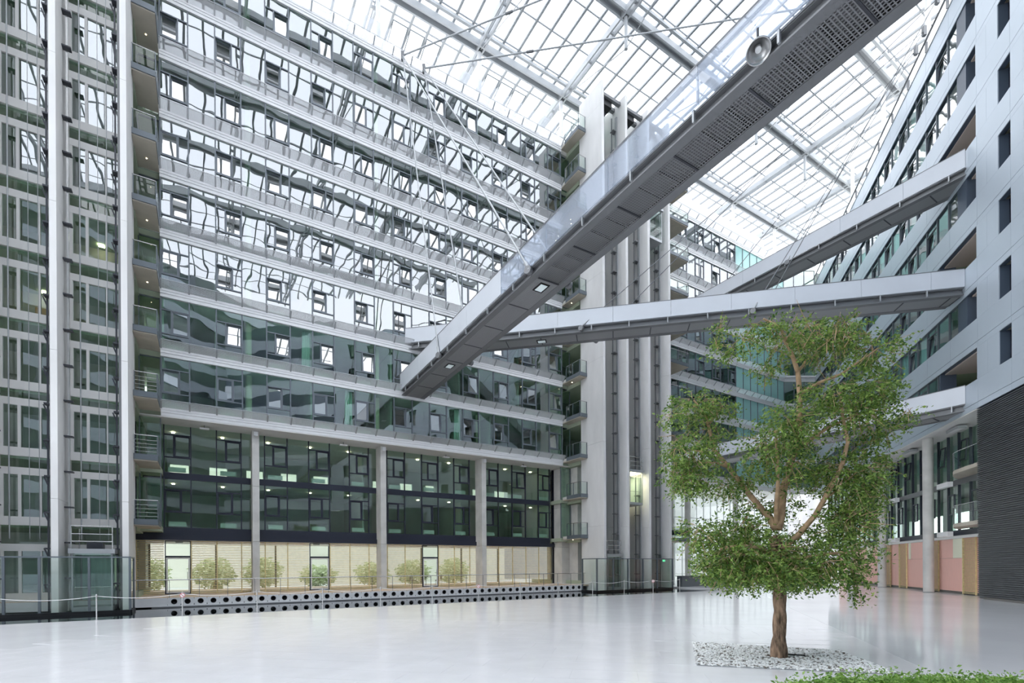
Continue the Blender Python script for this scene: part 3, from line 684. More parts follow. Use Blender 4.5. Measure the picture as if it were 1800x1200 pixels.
# ------------------------------------------------------------------ open entrance under the far facade
ent = thing('window_1', FL.p(50, -6.9, 0), 'tall bright entrance glazing under the far facade', kind='structure', F=FL)
for i in range(28):
    s = 36.6 + 1.36 * i
    B('mullion', ent, FL, s - 0.03, s + 0.03, -6.98, -6.85, 0, 10.6, 'steel_light')
    if i: B('pane', ent, FL, s - 1.33, s - 0.03, -6.93, -6.91, 0.05, 10.6, 'glass_clear')
for z in (2.6, 5.2, 7.8): B('transom', ent, FL, 36.6, 73.3, -6.98, -6.85, z, z + 0.09, 'steel_light')
B('wall_entrance', None, FL, 36.0, 36.5, -6.9, 1.2, 0, 10.6, 'concrete', label='concrete side wall of the far entrance by the lift tower', kind='structure')
for i, s in enumerate((41.0, 43.6, 51.8, 60.0)):
    t = thing('round_column', FL.p(s, -0.7, 0), f'round concrete column under the far facade, {["nearest the right lift tower", "second from the right lift tower", "behind the left half of the tree", "in the far corner"][i]}', 'column', 'round entrance columns', F=FL)
    tube('shaft', t, FL.p(s, -0.7, 0), FL.p(s, -0.7, 10.6), 0.3, 'concrete', 16); tube('foot_ring', t, FL.p(s, -0.7, 0), FL.p(s, -0.7, 0.06), 0.34, 'steel_grey', 16)
for i, z in enumerate((5.0, 6.3)):
    t = thing('mezzanine_canopy', FL.p(39, -2, z), f'{["lower", "upper"][i]} black steel canopy of the entrance beside the right lift tower', 'canopy', 'entrance canopies', F=FL)
    B('plate', t, FL, 36.5, 42.2 + i * -1.2, -5, 0.4 - i, z, z + 0.12, 'concrete'); B('edge_beam', t, FL, 36.5, 42.4 + i * -1.2, 0.4 - i, 0.55 - i, z - 0.05, z + 0.45, 'frame_navy')
t = thing('entrance_counter', FL.p(42, 6, 0), 'dark low counter beside the entrance behind the rope posts', 'counter', F=FL)
B('counter_body', t, FL, 36.8, 44.0, 3.6, 4.2, 0, 0.95, 'frame_slate'); B('counter_top', t, FL, 36.7, 44.1, 3.5, 4.3, 0.95, 1.0, 'steel_grey')

es = thing('exit_sign', FL.p(33.6, 4.86, 2.3), 'small green emergency exit sign on the right glass enclosure', 'sign')
B('sign_plate', es, FL, 33.5, 33.8, 4.86, 4.9, 2.28, 2.44, 'exit_green')

# ------------------------------------------------------------------ right building
ZR = [10.69 + FH * k for k in range(8)]
BH = 1.62
def right_wall():
    for k in range(8):
        z = ZR[k]
        r = thing('wall_right', FR.p(34.9, 0, z), f'{ORD[k]} storey of the pale blue metal clad facade on the right', kind='structure', F=FR)
        B('band_core', r, FR, 8, 70, -0.3, -0.045, z, z + BH, 'reveal_blue')
        t = 8.0; ws = []
        while t < 69.9:
            e = min(t + 2.98, 70)
            B('cladding_panel', r, FR, t + 0.008, e - 0.008, -0.045, 0, z + 0.345, z + BH, 'cladding')
            B('cladding_panel', r, FR, t + 0.006, e - 0.006, -0.045, 0, z, z + 0.32, 'cladding'); t = e
        if k == 7:
            B('parapet_cap', r, FR, 8, 70, -0.3, 0.04, z + BH, z + BH + 0.06, 'steel_light'); break
        z0, z1 = z + BH, z + FH
        # near solid part with punched windows
        t = 34.9
        op = 39.3 if k in (0, 2, 4) else 37.0
        n = 0
        while t > 10:
            a, b = t - 2.03, t
            B('wall_core', r, FR, a - 2.05, b, -0.55, -0.5, z0, z1, 'reveal_blue') if False else None
            B('cladding_panel', r, FR, a + 1.02, b, -0.045, 0, z0 + 0.006, z1 - 0.006, 'cladding'); B('cladding_panel', r, FR, a, a + 1.01, -0.045, 0, z0 + 0.006, z1 - 0.006, 'cladding')
            B('pier_core', r, FR, a, b, -0.6, -0.045, z0, z1, 'reveal_blue')
            wa = a - 1.05
            wn = ring('window', r, FR, wa, a, -0.5, 0.08, z0, z1, 0.05, 'frame_navy')
            B('pane', wn, FR, wa + 0.05, a - 0.05, -0.52, -0.50, z0 + .05, z1 - .05, 'glass_dark'); B('sash_bar', wn, FR, wa + 0.42, wa + 0.48, -0.5, -0.42, z0, z1, 'reveal_blue')
            if n == 0 and k in (1, 2): B('drape', wn, FR, wa + 0.1, wa + 0.32, -0.62, -0.56, z0 + 0.1, z1 - 0.1, 'door_wood')
            t = wa; n += 1
        B('rear_wall', r, FR, 8, 34.7, -3.4, -3.2, z, z1 + 0.1, 'room_wall')
        # loggia
        B('loggia_floor', r, FR, 34.9, op, -3.2, -0.3, z, z0 - 0.5, 'concrete'); B('loggia_wall', r, FR, 34.7, op + 0.2, -3.4, -3.2, z, z1 + 0.2, 'beige_wall')
        B('loggia_side', r, FR, 34.7, 34.9, -3.2, -0.05, z0 - 0.5, z1, 'beige_wall'); B('loggia_ceiling', r, FR, 34.9, op, -3.2, -0.3, z1 - 0.08, z1, 'beige_wall')
        B('dark_pier', r, FR, op - 1.0 if op < 38 else op - 0.12, op, -0.9, -0.06, z0 - 0.05, z1, 'reveal_blue')
        B('loggia_lamp', r, FR, 35.6, 35.72, -1.5, -1.38, z1 - 0.12, z1 - 0.085, 'lamp_glow')
        # ribbon glazing on the far part
        B('floor_slab', r, FR, op, 70, -5, -0.3, z + 0.9, z + 1.3, 'room_ceiling'); B('rear_wall', r, FR, op, 70, -5.2, -5, z, z + FH, 'room_wall')
        i = 0; t = 38.15 + 1.44 * math.ceil((op - 38.15) / 1.44 - 1e-6)
        if t - op > 0.1: B('pane', r, FR, op, t - 0.03, -0.16, -0.14, z0, z1, 'glass_right')
        while t < 69.4:
            e = min(t + 1.44, 70)
            B('mullion', r, FR, t - 0.035, t + 0.035, -0.22, -0.08, z0, z1, 'frame_slate')
            if int(round((t - 38.15) / 1.44)) % 2 == k % 2:
                wn = B('window', r, FR, t + 0.03, e - 0.03, -0.20, -0.10, z1 - 0.42, z1 - 0.36, 'frame_slate')
                B('pane', wn, FR, t + 0.035, e - 0.035, -0.16, -0.14, z1 - 0.36, z1, 'glass_right'); B('pane', wn, FR, t + 0.035, t + 0.6, -0.16, -0.14, z0, z1 - 0.42, 'glass_right')
                ring('sash', wn, FR, t + 0.64, e - 0.04, -0.22, 0.07, z0 + 0.05, z1 - 0.42, 0.08, 'frame_navy', RX(0.09))
                B('pane', wn, FR, t + 0.7, e - 0.1, -0.23, -0.21, z0 + 0.1, z1 - 0.5, 'glass_right', RX(0.09))
            else:
                B('pane', r, FR, t + 0.035, e - 0.035, -0.16, -0.14, z0, z1, 'glass_right')
                if R.random() < 0.8: B('curtain', r, FR, t + 0.08, e - 0.08, -0.36, -0.28, z0, z1 - 0.05, 'curtain')
            t = e
    B('wall_side', None, FR, 70.02, 70.3, -9, -0.1, 10.5, 37.5, 'room_wall', label='end wall of the right building in the far corner', kind='structure')
    # roof slab and parapet rail
    B('ceiling', None, FR, 8, 70, -9, -0.3, ZR[7] + 0.6, ZR[7] + 1.0, 'concrete', label='flat concrete roof slab over the right building', kind='structure')
    pr_ = thing('parapet_rail', FR.p(40, -0.1, ZR[7] + BH), 'dark maintenance rail along the top of the right facade', 'railing', F=FR)
    tube('rail', pr_, FR.p(20, 0.1, ZR[7] + BH + 0.75), FR.p(70, 0.1, ZR[7] + BH + 0.75), 0.07, 'steel_grey', 8)
    for q in range(18): B('post', pr_, FR, 21 + 2.8 * q, 21.06 + 2.8 * q, -0.05, 0.1, ZR[7] + BH + .06, ZR[7] + BH + 0.75, 'steel_grey')
right_wall()
we = thing('wall_right_end', FR.p(0, 0, 0), 'pale blue clad wall continuing beside the camera', kind='structure', F=FR)
B('wall_core', we, FR, -16, 8, -0.6, -0.05, -0.4, 38, 'reveal_blue')
for q in range(11): B('cladding_panel', we, FR, -16, 7.99, -0.05, 0, 0.6 + 3.4 * q, 2.4 + 3.4 * q, 'cladding')
VR = -1.4
def right_lower():
    # soffit
    m = MB(); m.quadbox([FR.p(a, v, z) for (z_) in (0, 1) for (a, v, z) in ((34.95, 0, 10.62 + .05 * z_), (70, 0, 10.62 + .05 * z_), (70, -5.5, 10.52 + .05 * z_), (34.95, -5.5, 10.52 + .05 * z_))])
    m.obj('ceiling', 'soffit_white', None, label='white soffit under the overhanging right facade', kind='structure')
    for i, t in enumerate((45.6, 38.9, 53.5)):
        q = thing('soffit_light', FR.p(t, -0.7, 10.5), f'flat grey light fitting under the right soffit, {["middle", "nearest", "farthest"][i]}', 'lamp', 'right soffit lights', F=FR)
        B('housing', q, FR, t - 0.7, t + 0.7, -1.0, -0.5, 10.36, 10.52, 'steel_light'); B('diffuser', q, FR, t - 0.6, t + 0.6, -0.95, -0.55, 10.345, 10.36, 'lamp_white')
    for i, (za, zt) in enumerate(((4.15, 7.1), (7.45, 10.5))):
        r = thing('wall_right_lower', FR.p(36, VR, za), f'dark framed glazing of the {["first", "second"][i]} floor under the right soffit', kind='structure', F=FR)
        B('floor_band', r, FR, 34, 70, VR - 4, VR + 0.04, za - 0.35, za, 'frame_navy' if i == 0 else 'steel_grey')
        if i: B('rear_wall', r, FR, 34, 70, VR - 4.2, VR - 4, za, zt, 'room_lit')
        else:
            for q in range(9): B('rear_pier', r, FR, 34 + 4.1 * q, 35.6 + 4.1 * q, VR - 4.2, VR - 4, za, zt, 'room_lit')
            B('rear_wall', r, FR, 34, 70, VR - 4.2, VR - 4, za, za + 0.3, 'room_lit'); B('rear_wall', r, FR, 34, 70, VR - 4.2, VR - 4, za + 1.9, zt, 'room_lit')
        n = 26
        for q in range(n + 1):
            t = 34.7 + 1.36 * q; B('mullion', r, FR, t - 0.032, t + 0.032, VR - 0.1, VR + 0.05, za, zt, 'frame_navy')
            if q == n: break
            if q % 2 == i:
                wn = ring('window', r, FR, t + 0.5, t + 1.3, VR - 0.04 if i else VR, 0.07, zt - 1.9, zt - 0.55, 0.08, 'frame_navy', RX(0.07) if i else None)
                B('pane', wn, FR, t + 0.56, t + 1.24, VR - 0.05, VR - 0.03, zt - 1.85, zt - 0.6, 'glass_dark', RX(0.07) if i else None)
            B('pane', r, FR, t + 0.045, t + 1.315, VR - 0.13, VR - 0.11, za, zt, 'glass_dark')
    # curved balconies
    for i, z in enumerate((4.2, 7.45)):
        t = thing('curved_balcony', FR.p(37.5, -0.4, z), f'{["lower", "upper"][i]} curved concrete balcony with glass parapet beside the dark ribbed wall', 'balcony', 'curved balconies', F=FR)
        pts = [(34.95, VR)] + [(40.2 - 0.0, VR)] + [(40.2 - 5.2 * (q / 10), VR + 1.35 * math.sin(math.pi / 2 * min(1, q / 6)) ) for q in range(1, 11)]
        prism(FR, pts, z, z + 0.22, None).obj('slab', 'concrete_beige', t)
        ed = pts[1:]
        for q in range(len(ed) - 1):
            a, b = FR.p(*ed[q], z), FR.p(*ed[q + 1], z); F_ = Fr(a, (b - a), FR.v)
            L = (b - a).length
            F_ = Fr(a, b - a, ((b - a).y, -(b - a).x, 0))
            B('glass_panel', t, F_, 0.02, L - 0.02, -0.02, 0.0, 0.24 , 1.25, 'glass_clear')
            if q % 3 == 0: B('post', t, F_, -0.02, 0.02, -0.05, 0.01, 0.2, 1.28, 'frame_navy')
            tube('handrail', t, a + Vector((0, 0, 1.3)), b + Vector((0, 0, 1.3)), 0.022, 'stainless', 6)
    # pink panelled ground floor
    p = thing('wall_right_ground', FR.p(50, VR, 0), 'salmon pink panelled ground floor wall under the right facade', kind='structure', F=FR)
    B('panel_core', p, FR, 34, 66, VR - 0.3, VR - 0.05, 0.0, 3.62, 'plinth')
    ts = [34.0, 37.9, 39.6, 42.5, 45.2, 47.7, 50.4, 53.2, 56.0, 58.8, 61.6, 64.4, 66.0]
    for a, b in zip(ts[:-1], ts[1:]):
        B('pink_panel', p, FR, a + 0.008, b - 0.008, VR - 0.05, VR, 0.16, 2.325, 'pink_panel'); B('pink_panel', p, FR, a + 0.008, b - 0.008, VR - 0.05, VR, 2.335, 3.6, 'pink_panel')
    for (a, b) in ((39.62, 40.9), (47.3, 47.7), (55.6, 57.0), (60.5, 61.6)): B('cream_panel', p, FR, a, b, VR - 0.03, VR + 0.015, 2.34, 3.6, 'cream_panel')
    for (a, b) in ((38.04, 39.56), (42.7, 43.9), (47.9, 49.33), (51.1, 52.2)):
        s = thing('slat_screen', FR.p(a, VR + 0.05, 0), f'timber slat screen on the pink wall, {["beside the dark ribbed wall", "behind the nearer round column", "between the two round columns", "behind the farther round column"][[38.04, 42.7, 47.9, 51.1].index(a)]}', 'slat screen', 'timber slat screens', F=FR)
        for q in range(33): B('slat', s, FR, a + 0.05, b - 0.05, VR + 0.03, VR + 0.10, 0.08 + q * 0.106, 0.125 + q * 0.106, 'timber')
        B('stile', s, FR, a, a + 0.05, VR + 0.02, VR + 0.11, 0.02, 3.6, 'timber'); B('stile', s, FR, b - 0.05, b, VR + 0.02, VR + 0.11, 0.02, 3.6, 'timber')
    for i, t in enumerate((41.95, 50.3, 58.4)):
        c = thing('round_column', FR.p(t, -0.45, 0), f'round concrete column in front of the pink wall, {["nearest", "middle", "farthest"][i]} of three', 'column', 'round columns by the pink wall', F=FR)
        tube('shaft', c, FR.p(t, -0.45, 0), FR.p(t, -0.45, 10.6), 0.31, 'concrete', 20); tube('foot_ring', c, FR.p(t, -0.45, 0), FR.p(t, -0.45, 0.04), 0.33, 'steel_light', 20)
        for q, z in enumerate((3.75, 7.0)):
            l = thing('column_light', FR.p(t - 0.9, -0.75, z), f'white bar light at the {["lower", "upper"][q]} floor level beside the {["nearest", "middle", "farthest"][i]} pink wall column', 'lamp', 'bar lights by the columns', F=FR)
            B('bar', l, FR, t - 1.9, t - 0.45, -1.05, -0.75, z, z + 0.32, 'lamp_white'); B('arm', l, FR, t - 1.2, t - 1.1, -1.35, -1.05, z + 0.1, z + 0.2, 'steel_grey')
    # dark ribbed wall
    d = thing('wall_ribbed', FR.p(34.9, 0, 0), 'dark grey horizontally ribbed metal wall at the right edge', kind='structure', F=FR)
    B('plinth', d, FR, 8, 34.4, -0.3, -0.0, 0, 0.12, 'plinth'); B('wall_core', d, FR, 8, 34.95, -1.6, -0.08, 0.02, 10.62, 'mesh_metal')
    t = 34.95
    while t > 12:
        e = t - 2.55; k = 'ribs'
        if k not in MC:
            m = MB(); n = 96
            for q in range(n):
                z = 0.14 + q * 0.109; b = len(m.V)
                for (y, zz) in ((-0.05, z), (0.012, z + 0.02), (0.012, z + 0.06), (-0.05, z + 0.085), (-0.05, z + 0.109)):
                    m.V += [(0.008, y, zz), (2.542, y, zz)]
                for i in range(4): a = b + 2 * i; m.F.append((a, a + 1, a + 3, a + 2))
            me = bpy.data.meshes.new('ribbed_panel'); me.from_pydata(m.V, [], m.F); me.materials.append(MAT['mesh_metal']); MC[k] = me
        link(bpy.data.objects.new('ribbed_panel', MC[k]), FR.M @ Matrix.Translation((e, 0, 0)), d); t = e
right_lower()

# ------------------------------------------------------------------ roof
ZRF = 43.0
def inside_roof(s, v, m=3.0):
    p = FL.p(s, v, 0); return p.x * C2 - p.y * S2 < D2 + m
def roof():
    rf = thing('ceiling', FL.p(20, 15, ZRF), 'glazed steel roof over the atrium', kind='structure', F=FL)
    SA, SB, VA, VB = -17.0, 68.0, -7.2, 50.0
    def vmax(s, m=3.0):
        # v where the right facade line is crossed
        p = FL.p(s, 0, 0); q = FL.p(s, 1, 0); f0 = p.x * C2 - p.y * S2; f1 = q.x * C2 - q.y * S2
        return min(VB, (D2 + m - f0) / (f1 - f0))
    def smax(v, m=3.0):
        p = FL.p(0, v, 0); q = FL.p(1, v, 0); f0 = p.x * C2 - p.y * S2; f1 = q.x * C2 - q.y * S2
        return min(SB, (D2 + m - f0) / (f1 - f0))
    s = 10.98 - 1.36 * 20; raf = []
    while s < SB:
        e = vmax(s)
        if e > VA + 1: raf.append(s); B('rafter', rf, FL, s - 0.085, s + 0.085, VA, e, ZRF + 0.62, ZRF + 0.78, 'roof_rafter')
        s += 1.36
    vb = [VA + 2.6 * q for q in range(23)]
    for v in vb: B('glazing_bar', rf, FL, SA, smax(v), v - 0.045, v + 0.045, ZRF + 0.72, ZRF + 0.80, 'roof_rafter')
    # main beams
    for q in range(-3, 8):
        s = 10.75 + 8.16 * q; e = vmax(s)
        if e < 3: continue
        m = MB()
        for x in (-0.28, 0.16): m.box(FL, s + x, s + x + 0.12, VA, e, ZRF, ZRF + 0.5)
        for y in range(int((e - VA) / 2.6)): m.box(FL, s - 0.28, s + 0.28, VA + 2.6 * y, VA + 2.6 * y + 0.12, ZRF + 0.15, ZRF + 0.35)
        m.obj('main_beam', 'roof_steel', rf)
        # under-spanned strut and cables between columns
        for pv in (7.4, 23.0):
            if pv + 7.8 > e + 2: continue
            tube('strut', rf, FL.p(s, pv, ZRF - 2.4), FL.p(s, pv, ZRF), 0.13, 'roof_steel', 10)
            for dv in (-7.8, 7.8): tube('tension_cable', rf, FL.p(s, pv, ZRF - 2.35), FL.p(s, pv + dv, ZRF + 0.1), 0.035, 'steel_light', 6)
    for q in range(0, 6):
        v = -0.4 + 7.8 * q; e = smax(v)
        m = MB()
        for y in (-0.34, 0.20): m.box(FL, SA, e, v + y, v + y + 0.14, ZRF + 0.02, ZRF + 0.46)
        m.box(FL, SA, e, v - 0.34, v + 0.34, ZRF + 0.46, ZRF + 0.52); m.obj('cross_beam', 'roof_steel', rf)
        B('secondary_chord', rf, FL, SA, e, v + 0.75, v + 0.95, ZRF + 0.38, ZRF + 0.6, 'roof_steel')
    for q in range(0, 7):
        s = 10.75 + 8.16 * q
        if q == 3: continue
        tube('post', rf, FL.p(s, -0.6, zb(8) + 0.4), FL.p(s, -0.6, ZRF), 0.17, 'white_metal', 14)
    for t in (35.3, 43.5, 51.7, 59.9): tube('post', rf, FR.p(t, -1.2, ZR[7] + 0.9), FR.p(t, -1.2, ZRF + 0.1), 0.17, 'white_metal', 14)
    cells = []
    for s in raf:
        for v in vb:
            if v + 2.6 > vmax(s + 1.36, 3.0) + 2: continue
            c = FL.p(s + 0.68, v + 1.3, ZRF + 0.82); area = -1
            if c.y > 1:
                px, py = pix(c.x, c.y, c.z)
                if -60 < px < 1860 and -60 < py < 700: area = 1 / (c.y * c.y)
            cells.append((area, s, v))
    cells.sort(reverse=True); vis = 0
    m = MB()
    for (a, s, v) in cells:
        if a > 0 and vis < 300: B('pane', rf, FL, s + 0.03, s + 1.33, v + 0.03, v + 2.57, ZRF + 0.80, ZRF + 0.82, 'glass_roof'); vis += 1
        else: m.box(FL, s + 0.03, s + 1.33, v + 0.03, v + 2.57, ZRF + 0.80, ZRF + 0.82)
    m.obj('panes', 'glass_roof', rf, kind='stuff')
    # small vent flaps over the office roof
    for q in range(6, 30, 1):
        if q % 6 in (1, 2, 3): ring('vent_flap', rf, FL, 10.98 + 1.36 * (q - 6) + .08, 10.98 + 1.36 * (q - 5) - .08, -3.4, 0.06, ZRF - 1.0 + .3, ZRF - 1.0 + 2.5, 0.06, 'frame_slate', RX(math.radians(75)))
roof()
# closing walls above the office roofs and behind the camera
wb = thing('wall_behind', (-5, -14.2, 0), 'banded office wall closing the hall behind the camera', kind='structure')
B('wall_core', wb, FW, -34, 24, -14.9, -14.3, -0.5, 44, 'glass_back')
for q in range(13): B('band', wb, FW, -34, 24, -14.3, -14.1, 0.0 + 3.4 * q, 1.4 + 3.4 * q, 'cladding')
for q in range(8): B('pier', wb, FW, -34 + 8.16 * q, -33.5 + 8.16 * q, -14.3, -14.15, 0, 44, 'frame_slate')

# ------------------------------------------------------------------ bridges
def bridge(name_lab, pA, pB, zpt, zpb, zsb, width, sgn, meshy=False, step=2.45, lamps=(), cut=0):
    a, b = Vector((*pA, 0)), Vector((*pB, 0)); d = (b - a); L = d.length; d.normalize()
    n = Vector((d.y, -d.x, 0)) * sgn      # from the seen side across the deck
    Fb = Fr(a, d, -n)                     # v=0 at the seen side, deck at negative v
    t = thing('footbridge', a + Vector((0, 0, zsb)), name_lab, 'bridge', 'atrium footbridges', F=Fb)
    W = width
    for (v0, v1, nm) in ((-0.05, 0.0, 0), (-W, -W + 0.05, 1)):
        q = 0.0
        while q < L - 0.05:
            e = min(q + step * 1.5, L); B('parapet_panel', t, Fb, q + 0.008, e - 0.008, v0, v1, zpb, zpt, 'glass_bridge' if meshy and q > 13 else 'bridge_panel'); q = e
        B('cap_rail', t, Fb, 0, L, v0 - 0.01, v1 + 0.01, zpt, zpt + 0.04, 'steel_grey')
    for (v0, v1) in ((-0.42, -0.10), (-W + 0.10, -W + 0.42)):
        m = MB(); h = zpb - zsb - 0.02
        m.box(Fb, 0, L, v0, v1, zsb, zsb + 0.05); m.box(Fb, 0, L, v0, v1, zpb - 0.08, zpb - 0.03); m.box(Fb, 0, L, (v0 + v1) / 2 - 0.02, (v0 + v1) / 2 + 0.02, zsb + 0.05, zpb - 0.08)
        m.obj('edge_beam', 'steel_grey', t)
    q = 1.0
    while q < L - 0.5:
        B('clip', t, Fb, q, q + 0.06, -0.10, -0.02, zsb + 0.06, zpb + 0.02, 'steel_light'); q += step
    B('deck_plate', t, Fb, 0, L, -W + 0.06, -0.06, zpb - 0.06, zpb, 'steel_grey')
    q = 0.0; i = 0
    while q < L - 0.1:
        e = min(q + step, L)
        if meshy and q > 16:
            B('mesh_panel', t, Fb, q + 0.02, e - 0.02, -W + 0.42, -0.42, zsb + 0.03, zsb + 0.04, 'bridge_mesh')
            for y in (0.33, 0.66): B('mesh_joist', t, Fb, q + step * y - 0.04, q + step * y + 0.04, -W + 0.42, -0.42, zsb + 0.12, zsb + 0.24, 'steel_grey')
        elif meshy:
            k = ('louvre', round(e - q, 3), W)
            if k not in MC:
                m = MB(); nn = 16; wy = (W - 0.84)
                for y in range(nn): m.box(FW, 0.012, (e - q) - 0.012, -wy / 2 + y * wy / nn + 0.012, -wy / 2 + (y + 1) * wy / nn - 0.012, 0, 0.02)
                m.box(FW, 0.012, (e - q) - 0.012, -wy / 2, wy / 2, 0.02, 0.03)
                me = bpy.data.meshes.new('louvre_panel'); me.from_pydata(m.V, [], m.F); me.materials.append(MAT['soffit_grey']); MC[k] = me
            link(bpy.data.objects.new('soffit_panel', MC[k]), Fb.M @ Matrix.Translation((q, -W / 2 * Fb.sg, zsb + 0.01)), t)
        else: B('soffit_panel', t, Fb, q + 0.015, e - 0.015, -W + 0.42, -0.42, zsb + 0.02, zsb + 0.05, 'soffit_grey')
        B('cross_bar', t, Fb, e - 0.03, e + 0.03, -W + 0.42, -0.42, zsb + 0.0, zsb + 0.03, 'steel_dark')
        q = e; i += 1
    for q in lamps:
        f = ring('soffit_light', t, Fb, q - 0.32, q + 0.32, -W / 2, 0.42, zsb - 0.02, zsb + 0.02, 0.05, 'black') if False else B('soffit_light', t, Fb, q - 0.34, q + 0.34, -W / 2 - 0.24, -W / 2 + 0.24, zsb - 0.015, zsb + 0.015, 'black')
        B('diffuser', f, Fb, q - 0.26, q + 0.26, -W / 2 - 0.17, -W / 2 + 0.17, zsb - 0.025, zsb - 0.015, 'lamp_panel')
    return t, Fb, L
b1, FB1, LB1 = bridge('biggest grey footbridge overhead running from the left facade past the camera', (-7.95, 35.87), (-7.95 + .5107 * 46.5, 35.87 - .8597 * 46.5), 15.74, 14.62, 14.25, 1.93, -1, True, 2.45, (6.6, 16.6))
b2, FB2, LB2 = bridge('long white footbridge crossing from the left facade to the right facade behind the tree top', (-7.62, 36.08), (26.47, 29.15), 19.12, 18.1, 17.68, 1.9, -1, False, 2.45, (9.8,))
b3, FB3, LB3 = bridge('upper far footbridge meeting the right facade two storeys above the long bridge', (15.13, 47.17), (26.35, 28.95), 25.94, 24.9, 24.5, 1.9, -1)
b4, FB4, LB4 = bridge('lowest footbridge half hidden behind the tree beside the right facade', (15.13, 47.17), (26.5, 29.2), 12.34, 11.3, 10.9, 1.9, -1)
# end brackets hang the bridges on rods
def hanger(name, label, top, feet, F, vs, rr=0.045):
    t = thing('rod_bracket', top, label, 'tie rods', 'bridge tie rods')
    B('bracket_plate', t, Fr(top, (1, 0, 0), (0, 1, 0)), -0.1, 0.1, -0.1, 0.1, -0.35, 0.25, 'steel_grey')
    for f in feet:
        f = Vector(f); dd = (Vector(top) - f).normalized()
        tube('tie_rod', t, f, top, rr, 'steel_light' if rr > .03 else 'steel_grey', 8)
        tube('rod_fork', t, f - dd * 0.15, f + dd * 0.45, rr * 1.9, 'steel_light', 8); tube('anchor_disc', t, f + Vector((-.06, -.08, -0.1)) , f + Vector((.06, .08, -0.1)), 0.17, 'steel_grey', 14)
    return t
def onb(F, q, v, z): return F.p(q, v, z)
tL1, tL2 = FL.p(12.15, 0.5, 38.3), FL.p(13.75, 0.5, 38.2)
hanger('', 'tie rods from the left parapet bracket to the near side of the big bridge', tL1, [onb(FB1, 17.2, 0.08, 14.5), onb(FB1, 7.4, 0.08, 14.5)], None, None)
hanger('', 'tie rods from the second left parapet bracket to the far side of the big bridge', tL2, [onb(FB1, 17.2, -2.0, 14.5), onb(FB1, 7.4, -2.0, 14.5)], None, None)
tR1, tR2 = FR.p(40.2, 0.3, 37.3), FR.p(38.4, 0.3, 37.5)
hanger('', 'thin rods from right parapet to near side of the long white bridge', tR1, [onb(FB2, 12.6, 0.08, 17.95), onb(FB2, 23.3, 0.08, 17.95)], None, None, 0.026)
hanger('', 'thin rods from right parapet to far side of the long white bridge', tR2, [onb(FB2, 13.5, -1.98, 17.95), onb(FB2, 24.0, -1.98, 17.95)], None, None, 0.026)
hanger('', 'pair of rods from the right parapet to the upper far bridge', FR.p(41.4, 0.3, 37.2), [onb(FB3, 11.05, 0.08, 24.8), onb(FB3, 4.25, 0.08, 24.8)], None, None, 0.026)
for i, (a, b) in enumerate(((tL1, FR.p(33.2, 0.2, 41.3)), (tL2, FR.p(38.8, 0.2, 38.6)))):
    t = thing('roof_tie', a, f'long thin tie rod spanning the hall under the roof, {["upper", "lower"][i]} of two', 'tie rod', 'long roof ties')
    tube('rod', t, a, b, 0.055, 'steel_light', 8)
    mid = a.lerp(b, 0.23); d_ = (b - a).normalized(); tube('coupler', t, mid - d_ * 0.25, mid + d_ * 0.25, 0.085, 'steel_grey', 8)
# round floodlight under the big bridge
def dish():
    c = FB1.p(27.6, 0.15, 14.35)
    t = thing('floodlight', c, 'round chrome floodlight under the edge of the big bridge', 'lamp')
    ax = Vector((-0.12, -0.45, -1)).normalized(); q = ax.to_track_quat('Z', 'Y').to_matrix(); m = MB(); n = 28
    prof = ((0.0, -0.25), (0.14, -0.23), (0.27, -0.05), (0.285, 0.0), (0.255, 0.0), (0.235, -0.06), (0.11, -0.19), (0.0, -0.20))
    for r, h in prof:
        for i in range(n): m.V.append(tuple(c + q @ Vector((r * math.cos(2 * math.pi * i / n), r * math.sin(2 * math.pi * i / n), h))))
    for j in range(len(prof) - 1):
        for i in range(n): m.F.append((j * n + i, j * n + (i + 1) % n, (j + 1) * n + (i + 1) % n, (j + 1) * n + i))
    m.obj('reflector', 'stainless', t, True)
    tube('bulb', t, c + ax * -0.2, c + ax * -0.08, 0.07, 'lamp_white', 14); tube('rim', t, c + ax * -0.012, c + ax * 0.0, 0.292, 'steel_dark', 28) if False else None
    tube('arm', t, c - ax * 0.22, c - ax * 0.22 + Vector((0, 0, 0.45)), 0.03, 'steel_dark', 8)
dish()

